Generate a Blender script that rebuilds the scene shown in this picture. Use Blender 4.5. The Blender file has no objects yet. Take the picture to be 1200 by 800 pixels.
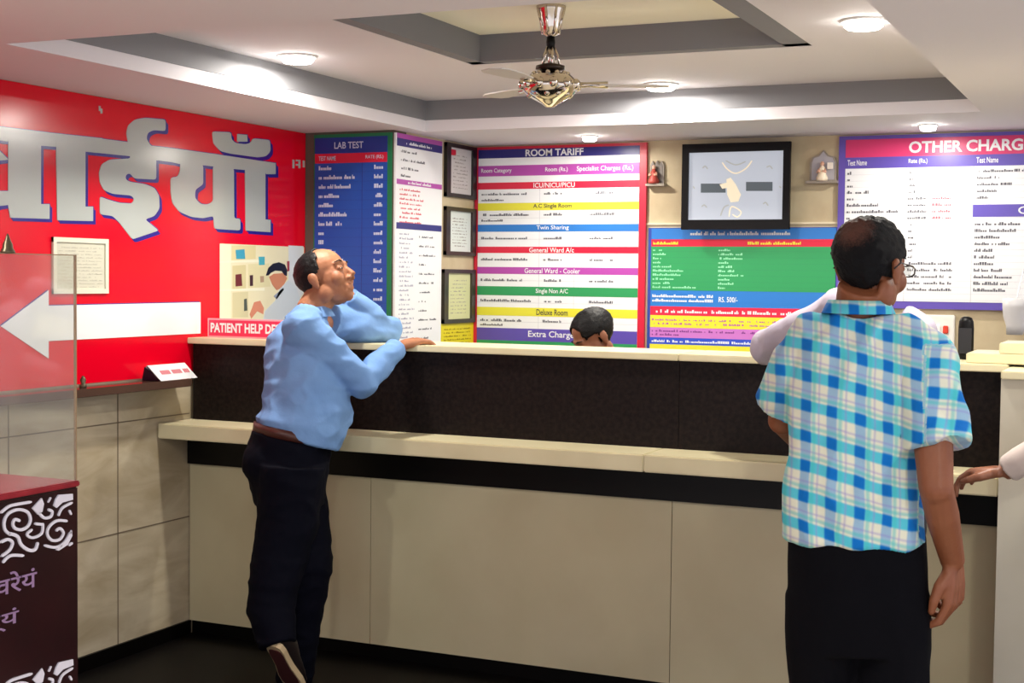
import bpy, bmesh, math, random
from mathutils import Vector, Matrix, noise
random.seed(7)
SC = bpy.context.scene
COL = SC.collection

# ------------------------------------------------------------------ camera
F_PX, YAW, PITCH, ROLL = 1675.0, 0.4249048, -0.0445062, 0.0113366
EYE = Vector((0, 0, 1.5))
Fw = Vector((-math.sin(YAW)*math.cos(PITCH), math.cos(YAW)*math.cos(PITCH), math.sin(PITCH)))
R0 = Vector((math.cos(YAW), math.sin(YAW), 0)); U0 = R0.cross(Fw)
Rt = R0*math.cos(ROLL)+U0*math.sin(ROLL); Up = Rt.cross(Fw)
cam = bpy.data.cameras.new('camera'); cam.sensor_width = 36; cam.lens = F_PX*36/1200
cam.clip_start = .05; cam.clip_end = 60
cobj = bpy.data.objects.new('camera', cam); COL.objects.link(cobj)
cobj.matrix_world = Matrix(((Rt.x, Up.x, -Fw.x, EYE.x), (Rt.y, Up.y, -Fw.y, EYE.y), (Rt.z, Up.z, -Fw.z, EYE.z), (0, 0, 0, 1)))
SC.camera = cobj

# ------------------------------------------------------------------ light and exposure
SC.view_settings.view_transform = 'Standard'; SC.view_settings.look = 'None'
SC.view_settings.gamma = 1; SC.view_settings.use_curve_mapping = False
SC.view_settings.exposure = 0.42
W = bpy.data.worlds.new('world'); SC.world = W; W.use_nodes = True
W.node_tree.nodes['Background'].inputs[0].default_value = (.86, .86, 1.0, 1)
W.node_tree.nodes['Background'].inputs[1].default_value = 1.1
LAMP_COL = (1.0, .95, .86)
LAMP_W = 16.0          # ceiling lamps of the tray
LAMP_W2 = 5.0          # small lamps by the back wall
FILL_W = 14.0         # added unseen fill lamps this side of the beam
LAMPS_TRAY = [(-3.02, 4.66, 2.335), (-1.971, 5.87, 2.335), (-.888, 4.665, 2.335)]
LAMPS_BACK = [(-2.532, 6.48, 2.19), (-.944, 6.48, 2.19), (.6, 6.48, 2.19)]
LAMPS_FILL = [(-2.9, 1.9, 2.19), (-1.2, 1.5, 2.19), (.6, 2.4, 2.19), (.4, 4.4, 2.19), (1.2, .4, 2.19)]  # out of view, added to brighten the room as general fill

# ------------------------------------------------------------------ helpers
def ray(u, v): return Fw + Rt*((u-600)/F_PX) - Up*((v-400)/F_PX)
def hit(u, v, ax, val):
    d = ray(u, v); return EYE + d*((val-EYE[ax])/d[ax])
def P(u, v, zd): return EYE + ray(u, v)*zd
RH = Vector((math.cos(YAW), math.sin(YAW), 0)); FH = Vector((-math.sin(YAW), math.cos(YAW), 0)); ZZ = Vector((0, 0, 1))

def srgb(c): return tuple(((x/255)/12.92 if x/255 <= .04045 else ((x/255+.055)/1.055)**2.4) for x in c)
MATS = {}
def mat(name, rgb, rough=.6, metal=0, bump=None, coat=0, spec=.5, var=None):
    """rgb in 0-255; bump=(scale,strength); var=(scale, rgb2) soft colour variation"""
    if name in MATS: return MATS[name]
    m = bpy.data.materials.new(name); m.use_nodes = True; nt = m.node_tree; b = nt.nodes['Principled BSDF']
    b.inputs['Base Color'].default_value = (*srgb(rgb), 1)
    b.inputs['Roughness'].default_value = rough; b.inputs['Metallic'].default_value = metal
    b.inputs['Specular IOR Level'].default_value = spec
    b.inputs['Coat Weight'].default_value = coat; b.inputs['Coat Roughness'].default_value = .08
    tc = nt.nodes.new('ShaderNodeTexCoord')
    if var:
        n = nt.nodes.new('ShaderNodeTexNoise'); n.inputs['Scale'].default_value = var[0]; n.inputs['Detail'].default_value = 4
        nt.links.new(tc.outputs['Object'], n.inputs['Vector'])
        mp = nt.nodes.new('ShaderNodeMapRange'); mp.inputs[1].default_value = .35; mp.inputs[2].default_value = .65
        nt.links.new(n.outputs[0], mp.inputs[0])
        mx = nt.nodes.new('ShaderNodeMix'); mx.data_type = 'RGBA'
        mx.inputs[6].default_value = (*srgb(rgb), 1); mx.inputs[7].default_value = (*srgb(var[1]), 1)
        nt.links.new(mp.outputs[0], mx.inputs[0]); nt.links.new(mx.outputs[2], b.inputs['Base Color'])
    if bump:
        n = nt.nodes.new('ShaderNodeTexNoise'); n.inputs['Scale'].default_value = bump[0]; n.inputs['Detail'].default_value = 5
        bp = nt.nodes.new('ShaderNodeBump'); bp.inputs['Strength'].default_value = bump[1]; bp.inputs['Distance'].default_value = .01
        nt.links.new(tc.outputs['Object'], n.inputs['Vector'])
        nt.links.new(n.outputs[0], bp.inputs['Height']); nt.links.new(bp.outputs[0], b.inputs['Normal'])
    MATS[name] = m; return m
def emit(name, rgb, strength):
    if name in MATS: return MATS[name]
    m = bpy.data.materials.new(name); m.use_nodes = True; b = m.node_tree.nodes['Principled BSDF']
    b.inputs['Base Color'].default_value = (*srgb(rgb), 1); b.inputs['Emission Color'].default_value = (*srgb(rgb), 1)
    b.inputs['Emission Strength'].default_value = strength; MATS[name] = m; return m

class MB:
    """collects shapes for ONE mesh object, several materials allowed"""
    def __init__(s): s.bm = bmesh.new(); s.mats = []
    def mi(s, m):
        if m not in s.mats: s.mats.append(m)
        return s.mats.index(m)
    def box(s, lo, hi, m, bev=0):
        i = s.mi(m); lo, hi = [min(a, b) for a, b in zip(lo, hi)], [max(a, b) for a, b in zip(lo, hi)]
        t = bmesh.new()
        bmesh.ops.create_cube(t, size=1)
        for v in t.verts: v.co = Vector([lo[k]+(v.co[k]+.5)*(hi[k]-lo[k]) for k in range(3)])
        if bev: bmesh.ops.bevel(t, geom=t.edges[:], offset=bev, segments=2, affect='EDGES')
        s.merge(t, i)
    def merge(s, t, i, smooth=False, M=None):
        if M is not None: t.transform(M)
        mp = [s.bm.verts.new(v.co) for v in t.verts]; t.verts.index_update()
        for f in t.faces:
            try: g = s.bm.faces.new([mp[v.index] for v in f.verts]); g.material_index = i; g.smooth = smooth
            except ValueError: pass
        t.free()
    def ell(s, c, r, m, M=None, seg=20, smooth=True):
        t = bmesh.new(); bmesh.ops.create_uvsphere(t, u_segments=seg, v_segments=max(6, seg//2+2), radius=1)
        T = Matrix.Translation(c) @ (M.to_4x4() if M is not None else Matrix()) @ Matrix.Diagonal((*r, 1))
        s.merge(t, s.mi(m), smooth, T)
    def tube(s, pts, rs, m, seg=12, cap=True, smooth=True):
        pts = [Vector(p) for p in pts]; rs = rs if hasattr(rs, '__len__') else [rs]*len(pts); i = s.mi(m); rings = []
        ref = None
        for k, p in enumerate(pts):
            d = (pts[min(k+1, len(pts)-1)]-pts[max(k-1, 0)]).normalized()
            if ref is None: ref = d.orthogonal().normalized()
            ref = (ref-d*ref.dot(d)).normalized(); o = d.cross(ref)
            rings.append([s.bm.verts.new(p+(ref*math.cos(a)+o*math.sin(a))*rs[k]) for a in [2*math.pi*q/seg for q in range(seg)]])
        s.skin(rings, i, cap, smooth)
    def skin(s, rings, i, cap=True, smooth=True):
        n = len(rings[0])
        for a, b in zip(rings, rings[1:]):
            for q in range(n):
                f = s.bm.faces.new((a[q], a[(q+1) % n], b[(q+1) % n], b[q])); f.material_index = i; f.smooth = smooth
        if cap:
            f = s.bm.faces.new(list(reversed(rings[0]))); f.material_index = i
            f = s.bm.faces.new(rings[-1]); f.material_index = i
    def lathe(s, c, prof, m, axis=ZZ, seg=24, smooth=True):
        """prof: list of (radius, height along axis)"""
        c = Vector(c); a = Vector(axis).normalized(); x = a.orthogonal().normalized(); y = a.cross(x); i = s.mi(m)
        rings = [[s.bm.verts.new(c+a*h+(x*math.cos(t)+y*math.sin(t))*max(r, .0005)) for t in [2*math.pi*q/seg for q in range(seg)]] for r, h in prof]
        s.skin(rings, i, True, smooth)
    def loft(s, rings, m, seg=28, smooth=True):
        """rings: (centre, vecA, vecB) ellipse half axes"""
        i = s.mi(m); R = []
        for c, A, B in rings:
            c, A, B = Vector(c), Vector(A), Vector(B)
            R.append([s.bm.verts.new(c+A*math.cos(t)+B*math.sin(t)) for t in [2*math.pi*q/seg for q in range(seg)]])
        s.skin(R, i, True, smooth)
    def prism(s, pts, off, m):
        """planar polygon extruded by vector off; concave allowed"""
        i = s.mi(m); t = bmesh.new(); off = Vector(off)
        vs = [t.verts.new(p) for p in pts]; f = t.faces.new(vs)
        ws = [t.verts.new(Vector(p)+off) for p in pts]; f2 = t.faces.new(ws); f.normal_update(); f2.normal_update()
        for k in range(len(vs)): t.faces.new((vs[k], vs[(k+1) % len(vs)], ws[(k+1) % len(vs)], ws[k]))
        bmesh.ops.triangulate(t, faces=[g for g in t.faces if len(g.verts) > 4], ngon_method='EAR_CLIP')
        bmesh.ops.recalc_face_normals(t, faces=t.faces); s.merge(t, i)
    def build(s, name, parent=None, recalc=True):
        if recalc: bmesh.ops.recalc_face_normals(s.bm, faces=s.bm.faces)
        me = bpy.data.meshes.new(name); s.bm.to_mesh(me); s.bm.free()
        for m in s.mats: me.materials.append(m)
        o = bpy.data.objects.new(name, me); COL.objects.link(o)
        if parent: o.parent = parent; o.matrix_parent_inverse = parent.matrix_world.inverted()
        return o
def tag(o, label, cat, group=None):
    o['label'] = label; o['category'] = cat
    if group: o['group'] = group
    return o
def thing(name, label, cat, loc=(0, 0, 0), group=None):
    o = bpy.data.objects.new(name, None); o.empty_display_size = .1; COL.objects.link(o)
    o.location = loc; o.matrix_world = Matrix.Translation(loc); return tag(o, label, cat, group)
def struct(mb, name, parent=None):
    o = mb.build(name, parent)
    if not parent: o['kind'] = 'structure'
    return o

_txt_cache = {}
def text_polys(s, bold=.012):
    if s in _txt_cache: return _txt_cache[s]
    cu = bpy.data.curves.new('t', 'FONT'); cu.body = s; cu.resolution_u = 3; cu.offset = bold
    o = bpy.data.objects.new('t', cu); COL.objects.link(o)
    bpy.context.view_layer.update(); dg = bpy.context.evaluated_depsgraph_get(); ev = o.evaluated_get(dg); me = ev.to_mesh()
    vs = [(v.co.x, v.co.y) for v in me.vertices]; fs = [list(p.vertices) for p in me.polygons]; ev.to_mesh_clear()
    bpy.data.objects.remove(o); bpy.data.curves.remove(cu)
    if vs:
        x0, x1 = min(v[0] for v in vs), max(v[0] for v in vs); y0, y1 = min(v[1] for v in vs), max(v[1] for v in vs)
        vs = [((x-x0)/max(x1-x0, 1e-6), (y-y0)/max(y1-y0, 1e-6)) for x, y in vs]
    _txt_cache[s] = (vs, fs); return vs, fs

class Plane:
    """flat work on a wall: s runs to the right, z up, d out of the wall"""
    def __init__(p, kind, at): p.k, p.at = kind, at
    def __call__(p, s, z, d=0):
        if p.k == 'Y': return Vector((s, p.at-d, z))
        return Vector((p.at+d, s, z))
    def px(p, u, v, d=0):
        h = hit(u, v, 1 if p.k == 'Y' else 0, p.at if p.k == 'Y' else p.at)
        return p(h.x if p.k == 'Y' else h.y, h.z, d)
    def rect(p, mb, s0, z0, s1, z1, m, d0, d1): p.n = (getattr(p, 'n', 0)+1) % 5; mb.box(p(s0, z0, d0), p(s1, z1, d1+p.n*.00006), m)
    def text(p, mb, txt, s0, z0, s1, z1, m, d, slant=0):
        vs, fs = text_polys(txt); i = mb.mi(m)
        t = bmesh.new(); nv = []
        for x, y in vs: nv.append(t.verts.new(p(s0+(s1-s0)*x+slant*y, z0+(z1-z0)*y, d)))
        for f in fs:
            try: t.faces.new([nv[k] for k in f])
            except ValueError: pass
        mb.merge(t, i)
    def ticks(p, mb, s0, z0, s1, h, m, d, fill=.75):
        """a line of print too small to read, as short strokes"""
        s = s0
        while s < s1-.004:
            w = random.uniform(.004, .012)
            if random.random() < fill:
                hh = h*random.choice((.6, .6, 1)); p.rect(mb, s, z0, min(s+w*.75, s1), z0+hh, m, d-.0004, d)
            s += w
    def poly(p, mb, pts, m, d0, d1):
        p.n = (getattr(p, 'n', 0)+1) % 7; d1 = d1+p.n*.00006
        q = [p(a, b, d0) for a, b in pts]; mb.prism(q, p(0, 0, d1)-p(0, 0, d0), m)
    def stroke(p, mb, pts, w, m, d0, d1):
        """thick rounded line through (s,z) points"""
        P2 = [Vector(a) for a in pts]
        Q = []
        for k in range(len(P2)-1):   # Catmull-Rom
            a, b, c, e = P2[max(k-1, 0)], P2[k], P2[k+1], P2[min(k+2, len(P2)-1)]
            for j in range(5):
                t = j/5; Q.append(.5*((2*b)+(c-a)*t+(2*a-5*b+4*c-e)*t*t+(3*b-a-3*c+e)*t**3))
        Q.append(P2[-1]); n = len(Q); L, Rr = [], []
        for k, q in enumerate(Q):
            dd = (Q[min(k+1, n-1)]-Q[max(k-1, 0)]).normalized(); o = Vector((-dd.y, dd.x))
            ww = w*.5*(1 if 0 < k < n-1 else .5); L.append(q+o*ww); Rr.append(q-o*ww)
        for k in range(n-1): p.poly(mb, [L[k], L[k+1], Rr[k+1], Rr[k]], m, d0, d1)

# ------------------------------------------------------------------ materials
WHITE = mat('white print', (236, 238, 240), .35)
RED = mat('red print', (214, 30, 62), .3); BLUE = mat('blue print', (38, 88, 170), .35); NAVY = mat('navy print', (38, 36, 120), .35)
PURPLE = mat('purple print', (92, 76, 172), .35); MAG = mat('magenta print', (176, 72, 168), .35)
GREEN = mat('green print', (40, 150, 88), .4); YEL = mat('yellow print', (226, 220, 60), .35); LBLUE = mat('light blue print', (40, 120, 200), .35)
INK = mat('grey ink', (92, 92, 102), .6); DINK = mat('dark ink', (50, 44, 60), .6); REDINK = mat('red ink', (216, 96, 110), .6)
LINE = mat('pale rule ink', (196, 198, 204), .6)
SIGNRED = mat('glossy red vinyl', (222, 2, 34), .16, spec=.32)
SIGNWHITE = mat('white vinyl', (176, 182, 178), .18, spec=.6)
SIGNBLUE = mat('blue vinyl edge', (40, 24, 130), .2)
CEIL = mat('ceiling paint', (226, 222, 226), .75, bump=(30, .05))
CEILGREY = mat('grey ceiling paint', (128, 128, 132), .8)
CREAM = mat('cream counter stone', (208, 199, 164), .38, var=(3, (200, 190, 154)))
CREAMTOP = mat('cream slab', (226, 217, 180), .35, var=(4, (216, 206, 168)))
DARK = mat('dark speckled laminate', (13, 7, 7), .45, spec=.15, var=(60, (30, 22, 19)))
BLACK = mat('black gloss stone', (4, 3, 3), .4, spec=.2)
STEEL = mat('brushed steel', (190, 182, 168), .28, metal=1)
CHROME = mat('chrome', (215, 205, 190), .12, metal=1)
BLACKP = mat('black plastic', (7, 7, 10), .4, spec=.2)

def tile_material():
    m = bpy.data.materials.new('cream marble wall tile'); m.use_nodes = True; nt = m.node_tree; b = nt.nodes['Principled BSDF']
    tc = nt.nodes.new('ShaderNodeTexCoord'); n = nt.nodes.new('ShaderNodeTexNoise')
    mp = nt.nodes.new('ShaderNodeMapping'); mp.inputs['Rotation'].default_value = (.5, 0, 0); mp.inputs['Scale'].default_value = (1, 1.2, 4)
    nt.links.new(tc.outputs['Object'], mp.inputs[0]); nt.links.new(mp.outputs[0], n.inputs['Vector'])
    n.inputs['Scale'].default_value = 2.2; n.inputs['Detail'].default_value = 6; n.inputs['Distortion'].default_value = .8
    r = nt.nodes.new('ShaderNodeValToRGB'); r.color_ramp.elements[0].position = .35; r.color_ramp.elements[1].position = .7
    r.color_ramp.elements[0].color = (*srgb((178, 162, 132)), 1); r.color_ramp.elements[1].color = (*srgb((214, 202, 176)), 1)
    nt.links.new(n.outputs[0], r.inputs[0])
    nt.links.new(r.outputs[0], b.inputs['Base Color']); b.inputs['Roughness'].default_value = .3
    return m
TILE = tile_material()
GROUT = mat('grout', (120, 106, 88), .9)

# ------------------------------------------------------------------ the room
AX, CY, JY, SX, BY = -3.805, 5.034, 5.94, -3.31, 6.823
FL, ZC, Z1, Z3 = -.06, 2.19, 2.335, 2.44
mb = MB(); mb.box((-3.9, -2, FL-.1), (3.2, 6.92, FL), mat('black granite floor', (5, 4, 5), .5, spec=.15, var=(25, (9, 6, 6)))); fl_ = struct(mb, 'floor')
mb = MB(); mb.box((-3.2, -2, FL), (3.2, 3.7, FL+.003), mat('beige bounce floor', (205, 196, 176), .35)); struct(mb, 'bounce_floor', fl_)  # unseen pale floor sheet added to bounce light up to the ceiling
mb = MB()   # left wall, clad in marble tiles
mb.box((AX-.1, -2, FL), (AX, JY, 2.6), TILE); wl = struct(mb, 'wall_left')
mb = MB()
for z in (.452, .9): mb.box((AX, -2, z-.0025), (AX+.0015, CY, z+.0025), GROUT)
for y in (5.17, 4.569, 3.969, 3.37, 2.77, 2.17): 
    mb.box((AX, y-.0025, FL), (AX+.0015, y+.0025, 1.02), GROUT)
struct(mb, 'tile_joints', wl)
BEIGE = mat('beige back wall', (206, 192, 158), .55, var=(6, (190, 172, 138)))
mb = MB(); mb.box((AX-.1, JY, FL), (SX, JY+.12, 2.6), mat('brown corner wall', (98, 84, 74), .7)); struct(mb, 'wall_jog')
mb = MB(); mb.box((SX-.12, JY+.12, FL), (SX, BY+.1, 2.6), BEIGE); struct(mb, 'wall_side')
mb = MB(); mb.box((SX, BY, FL), (3.2, BY+.1, 2.6), BEIGE); wb = struct(mb, 'wall_back')
mb = MB(); mb.box((SX, BY-.008, 1.772), (3.1, BY, 1.782), mat('back wall moulding', (226, 214, 184), .5)); struct(mb, 'trim_1')
# ceiling: low soffit with a stepped tray opening, right side of the opening at XR
XL, XR, YF, YB = -3.205, -.677, 3.34, 6.058
mb = MB(); T = .5
mb.box((AX-.1, -2, ZC), (3.2, YF, ZC+T), CEIL)
mb.box((AX-.1, YB, ZC), (3.2, BY+.1, ZC+T), CEIL)
mb.box((AX-.1, YF, ZC), (XL, YB, ZC+T), CEIL)
mb.box((XR, YF, ZC), (3.2, YB, ZC+T), CEIL); ceil = struct(mb, 'ceiling')
# grey painted upper part of the risers
mb = MB(); g = .004
mb.box((XL, YB-g, 2.243), (XR, YB, Z1), CEILGREY); mb.box((XL, YF, 2.243), (XL+g, YB, Z1), CEILGREY)
mb.box((XR-g, YF, 2.243), (XR, YB, Z1), CEILGREY); mb.box((XL, YF, 2.243), (XR, YF+g, Z1), CEILGREY); struct(mb, 'tray_riser_band', ceil)
# level one ceiling with a second recess
X0, X1, Y0, Y1 = -2.49, -1.15, 3.95, 5.10
mb = MB()
mb.box((XL, YF, Z1), (X0, YB, Z1+.3), CEIL); mb.box((X1, YF, Z1), (XR, YB, Z1+.3), CEIL)
mb.box((X0, YF, Z1), (X1, Y0, Z1+.3), CEIL); mb.box((X0, Y1, Z1), (X1, YB, Z1+.3), CEIL); struct(mb, 'tray_ceiling', ceil)
mb = MB(); b_ = .095
mb.box((X0, Y0, Z1+.0015), (X0+b_*.6, Y1, Z1+.2), CEILGREY); mb.box((X1-b_, Y0, Z1+.0015), (X1, Y1, Z1+.2), CEILGREY)
mb.box((X0, Y0, Z1+.0015), (X1, Y0+b_, Z1+.2), CEILGREY); mb.box((X0, Y1-b_*.6, Z1+.0015), (X1, Y1, Z1+.2), CEILGREY); struct(mb, 'recess_border', ceil)
mb = MB(); mb.box((X0, Y0, Z3), (X1, Y1, Z3+.05), mat('cream ceiling paint', (250, 246, 228), .75)); struct(mb, 'recess_ceiling', ceil)
# dark granite ledge along the left wall, end of the tiles
LEDGE = mat('polished brown granite', (84, 62, 52), .12)
mb = MB(); mb.box((AX, -2, 1.03), (-3.69, 4.90, 1.062), LEDGE, .002); struct(mb, 'trim_2')
mb = MB(); mb.box((AX, -2, FL), (AX+.012, CY, .0), BLACK); struct(mb, 'baseboard_left')

# ------------------------------------------------------------------ ceiling lamps
DIFF = emit('lamp diffuser', (255, 250, 240), 22); RING = mat('lamp ring', (240, 240, 238), .4)
def downlight(x, y, z, r, watt, label, group=None):
    t = thing('ceiling_light', label, 'ceiling light', (x, y, z), group)
    mb = MB(); mb.lathe((x, y, z), [(r*1.25, 0), (r*1.25, -.004), (r*1.12, -.008), (r, -.004), (r, 0)], RING); mb.build('ring', t)
    mb = MB(); mb.lathe((x, y, z), [(r, -.001), (r*1.0, -.018), (r*.85, -.026), (.001, -.028)], DIFF); mb.build('diffuser', t)
    l = bpy.data.lights.new('lamp', 'AREA'); l.shape = 'DISK'; l.size = 2*r; l.energy = watt; l.color = LAMP_COL
    o = bpy.data.objects.new('lamp', l); COL.objects.link(o); o.location = (x, y, z-.0285); o.parent = t
    o.matrix_parent_inverse = t.matrix_world.inverted()
for k, (p_, lb) in enumerate(zip(LAMPS_TRAY, ('round white lamp in the raised tray close to the red sign wall', 'round white lamp in the raised tray between the fan and the back wall', 'largest round white lamp in the right part of the raised tray'))):
    downlight(*p_, .062, LAMP_W, lb)
for p_, lb in zip(LAMPS_BACK, ('small round lamp in the low ceiling above the room tariff board', 'small round lamp in the low ceiling above the other charges board', 'small round lamp in the low ceiling right of the frame')):
    downlight(*p_, .034, LAMP_W2, lb)
for p_, lb in zip(LAMPS_FILL, ('added fill lamp in the low ceiling above the maroon stand', 'added fill lamp in the low ceiling in front of the tray, nearest the middle', 'added fill lamp in the low ceiling behind the plaid man', 'added fill lamp in the low ceiling above the counter end block', 'added fill lamp in the low ceiling farthest behind the viewer')): downlight(*p_, .06, FILL_W, lb)

# ------------------------------------------------------------------ ceiling fan
FX, FY = -1.947, 4.6
fan = thing('ceiling_fan', 'ornate chrome ceiling fan hanging from the middle of the stepped ceiling', 'ceiling fan', (FX, FY, Z3))
mb = MB(); mb.lathe((FX, FY, Z3), [(.052, 0), (.05, -.012), (.042, -.03), (.036, -.07), (.03, -.095), (.012, -.105), (.01, -.11)], CHROME)
for k in range(8):
    a = k*math.pi/4; mb.tube([(FX+.05*math.cos(a), FY+.05*math.sin(a), Z3-.005), (FX+.038*math.cos(a), FY+.038*math.sin(a), Z3-.05), (FX+.03*math.cos(a), FY+.03*math.sin(a), Z3-.095)], .005, CHROME, 6)
mb.build('canopy', fan)
mb = MB(); mb.tube([(FX, FY, Z3-.1), (FX, FY, 2.2)], .009, CHROME)
mb.lathe((FX, FY, Z3-.125), [(.014, .02), (.016, 0), (.014, -.02)], BLACKP); mb.build('down_rod', fan)
mb = MB()
for k in range(5):
    a = k*2*math.pi/5+.3
    mb.tube([(FX+.012*math.cos(a), FY+.012*math.sin(a), 2.30), (FX+.026*math.cos(a), FY+.026*math.sin(a), 2.27), (FX+.033*math.cos(a), FY+.033*math.sin(a), 2.225)], .004, CHROME, 6)
mb.lathe((FX, FY, 2.235), [(.012, .01), (.05, .0), (.052, -.012), (.03, -.02)], mat('dark bronze', (60, 52, 46), .3, metal=1)); mb.build('cage', fan)
mb = MB(); mb.lathe((FX, FY, 2.165), [(.03, .05), (.075, .035), (.098, .012), (.1, -.008), (.082, -.03), (.05, -.05), (.03, -.06), (.015, -.072), (.001, -.074)], CHROME)
for k in range(12):
    a = k*math.pi/6; mb.ell((FX+.095*math.cos(a), FY+.095*math.sin(a), 2.168), (.017, .017, .019), CHROME, seg=12)
    mb.ell((FX+.072*math.cos(a+.26), FY+.072*math.sin(a+.26), 2.138), (.012, .012, .014), CHROME, seg=10)
    mb.ell((FX+.06*math.cos(a+.26), FY+.06*math.sin(a+.26), 2.203), (.010, .010, .012), CHROME, seg=10)
mb.build('motor', fan)
BLADE = mat('pale grey fan blade', (206, 200, 194), .5)
for k in range(3):
    a = math.radians(25+120*k); dx = Vector((math.cos(a), math.sin(a), 0)); dy = Vector((-math.sin(a), math.cos(a), .03))*.85
    c0 = Vector((FX, FY, 2.168))
    mb = MB(); pts = [c0+dx*.17-dy*.032, c0+dx*.25-dy*.05, c0+dx*.37-dy*.06, c0+dx*.405-dy*.045, c0+dx*.42, c0+dx*.405+dy*.045, c0+dx*.37+dy*.06, c0+dx*.25+dy*.05, c0+dx*.17+dy*.032]
    mb.prism(pts, (0, 0, .004), BLADE); bl = mb.build('blade', fan)
    mb = MB(); mb.tube([c0+dx*.08, c0+dx*.13+Vector((0, 0, .004)), c0+dx*.2+Vector((0, 0, .004))], [.012, .009, .012], CHROME, 8); mb.build('blade_arm', bl)

# ------------------------------------------------------------------ reception counter
YL = 4.816; CX1 = -.455
ct = thing('reception_counter', 'long reception counter with cream base, dark upper panel and cream writing ledge', 'counter', (-2.1, CY, FL))
mb = MB()
xs = [AX+.003, -2.9, -1.62, CX1-.003]
for a, b2 in zip(xs, xs[1:]): mb.box((a+.0015, CY, 0), (b2-.0015, CY+.03, .70), CREAM)
mb.box((AX+.003, CY+.006, 0), (CX1, CY+.04, .70), GROUT); mb.build('base_panel', ct)
mb = MB(); mb.box((AX+.003, CY+.02, FL), (CX1, CY+.05, 0), BLACK); mb.build('plinth', ct)
mb = MB(); mb.box((AX+.006, CY-.02, .685), (CX1, CY+.02, .813), BLACK); mb.build('apron', ct)
mb = MB()
xs = [AX+.003, -1.66, CX1]
for a, b2 in zip(xs, xs[1:]): mb.box((a+.0005, YL, .813), (b2-.0005, CY+.02, .876), CREAMTOP, .004)
mb.build('writing_ledge', ct)
mb = MB()
xs = [AX+.02, -1.60, CX1]
for a, b2 in zip(xs, xs[1:]): mb.box((a+.0008, CY, .876), (b2-.0008, CY+.03, 1.203), DARK)
mb.build('upper_panel', ct)
mb = MB(); mb.box((AX+.005, CY-.022, 1.203), (-1.6, CY+.33, 1.228), CREAMTOP, .003); mb.box((-1.599, CY-.022, 1.203), (CX1, CY+.33, 1.228), CREAMTOP, .003); mb.build('counter_top', ct)
mb = MB(); mb.box((AX+.01, CY+.05, FL), (CX1, CY+.08, 1.203), CREAM); mb.build('back_board', ct)
pl = thing('counter_end_block', 'cream stone end block of the counter at the right edge', 'counter', (0, YL, FL))
mb = MB(); mb.box((CX1+.001, YL-.016, FL), (1.0, CY+.4, 1.195), mat('end block stone', (206, 200, 182), .4, var=(3, (196, 190, 170)))); mb.build('block', pl)
mb = MB(); mb.box((CX1+.001, YL-.03, 1.195), (1.0, CY+.4, 1.22), CREAMTOP, .003); mb.build('top_slab', pl)
mb = MB(); mb.box((-.594, 5.06, 1.228), (1.0, 5.36, 1.262), CREAMTOP, .003); tag(mb.build('raised_slab'), 'low cream slab lying on the right end of the counter top', 'slab')
mb = MB(); mb.box((-.49, 5.08, 1.262), (1.0, 5.36, 1.298), CREAMTOP, .003); tag(mb.build('raised_slab'), 'upper cream slab stacked on the low slab at the right end', 'slab')
# black rounded device standing behind the counter edge
dv = thing('desk_speaker', 'narrow black rounded device standing upright on the counter near the switchboard', 'device', (-.624, 5.3, 1.228))
mb = MB(); mb.loft([((-.624, 5.3, 1.228+h), (.027*w, 0, 0), (0, .02*w, 0)) for h, w in ((0, .9), (.01, 1), (.11, 1), (.135, .93), (.148, .7), (.153, .3))], BLACKP); mb.build('housing', dv)
mb = MB(); mb.box((-.645, 5.277, 1.25), (-.603, 5.283, 1.34), mat('speaker cloth', (34, 34, 40), .9)); mb.build('grille', dv)

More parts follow.
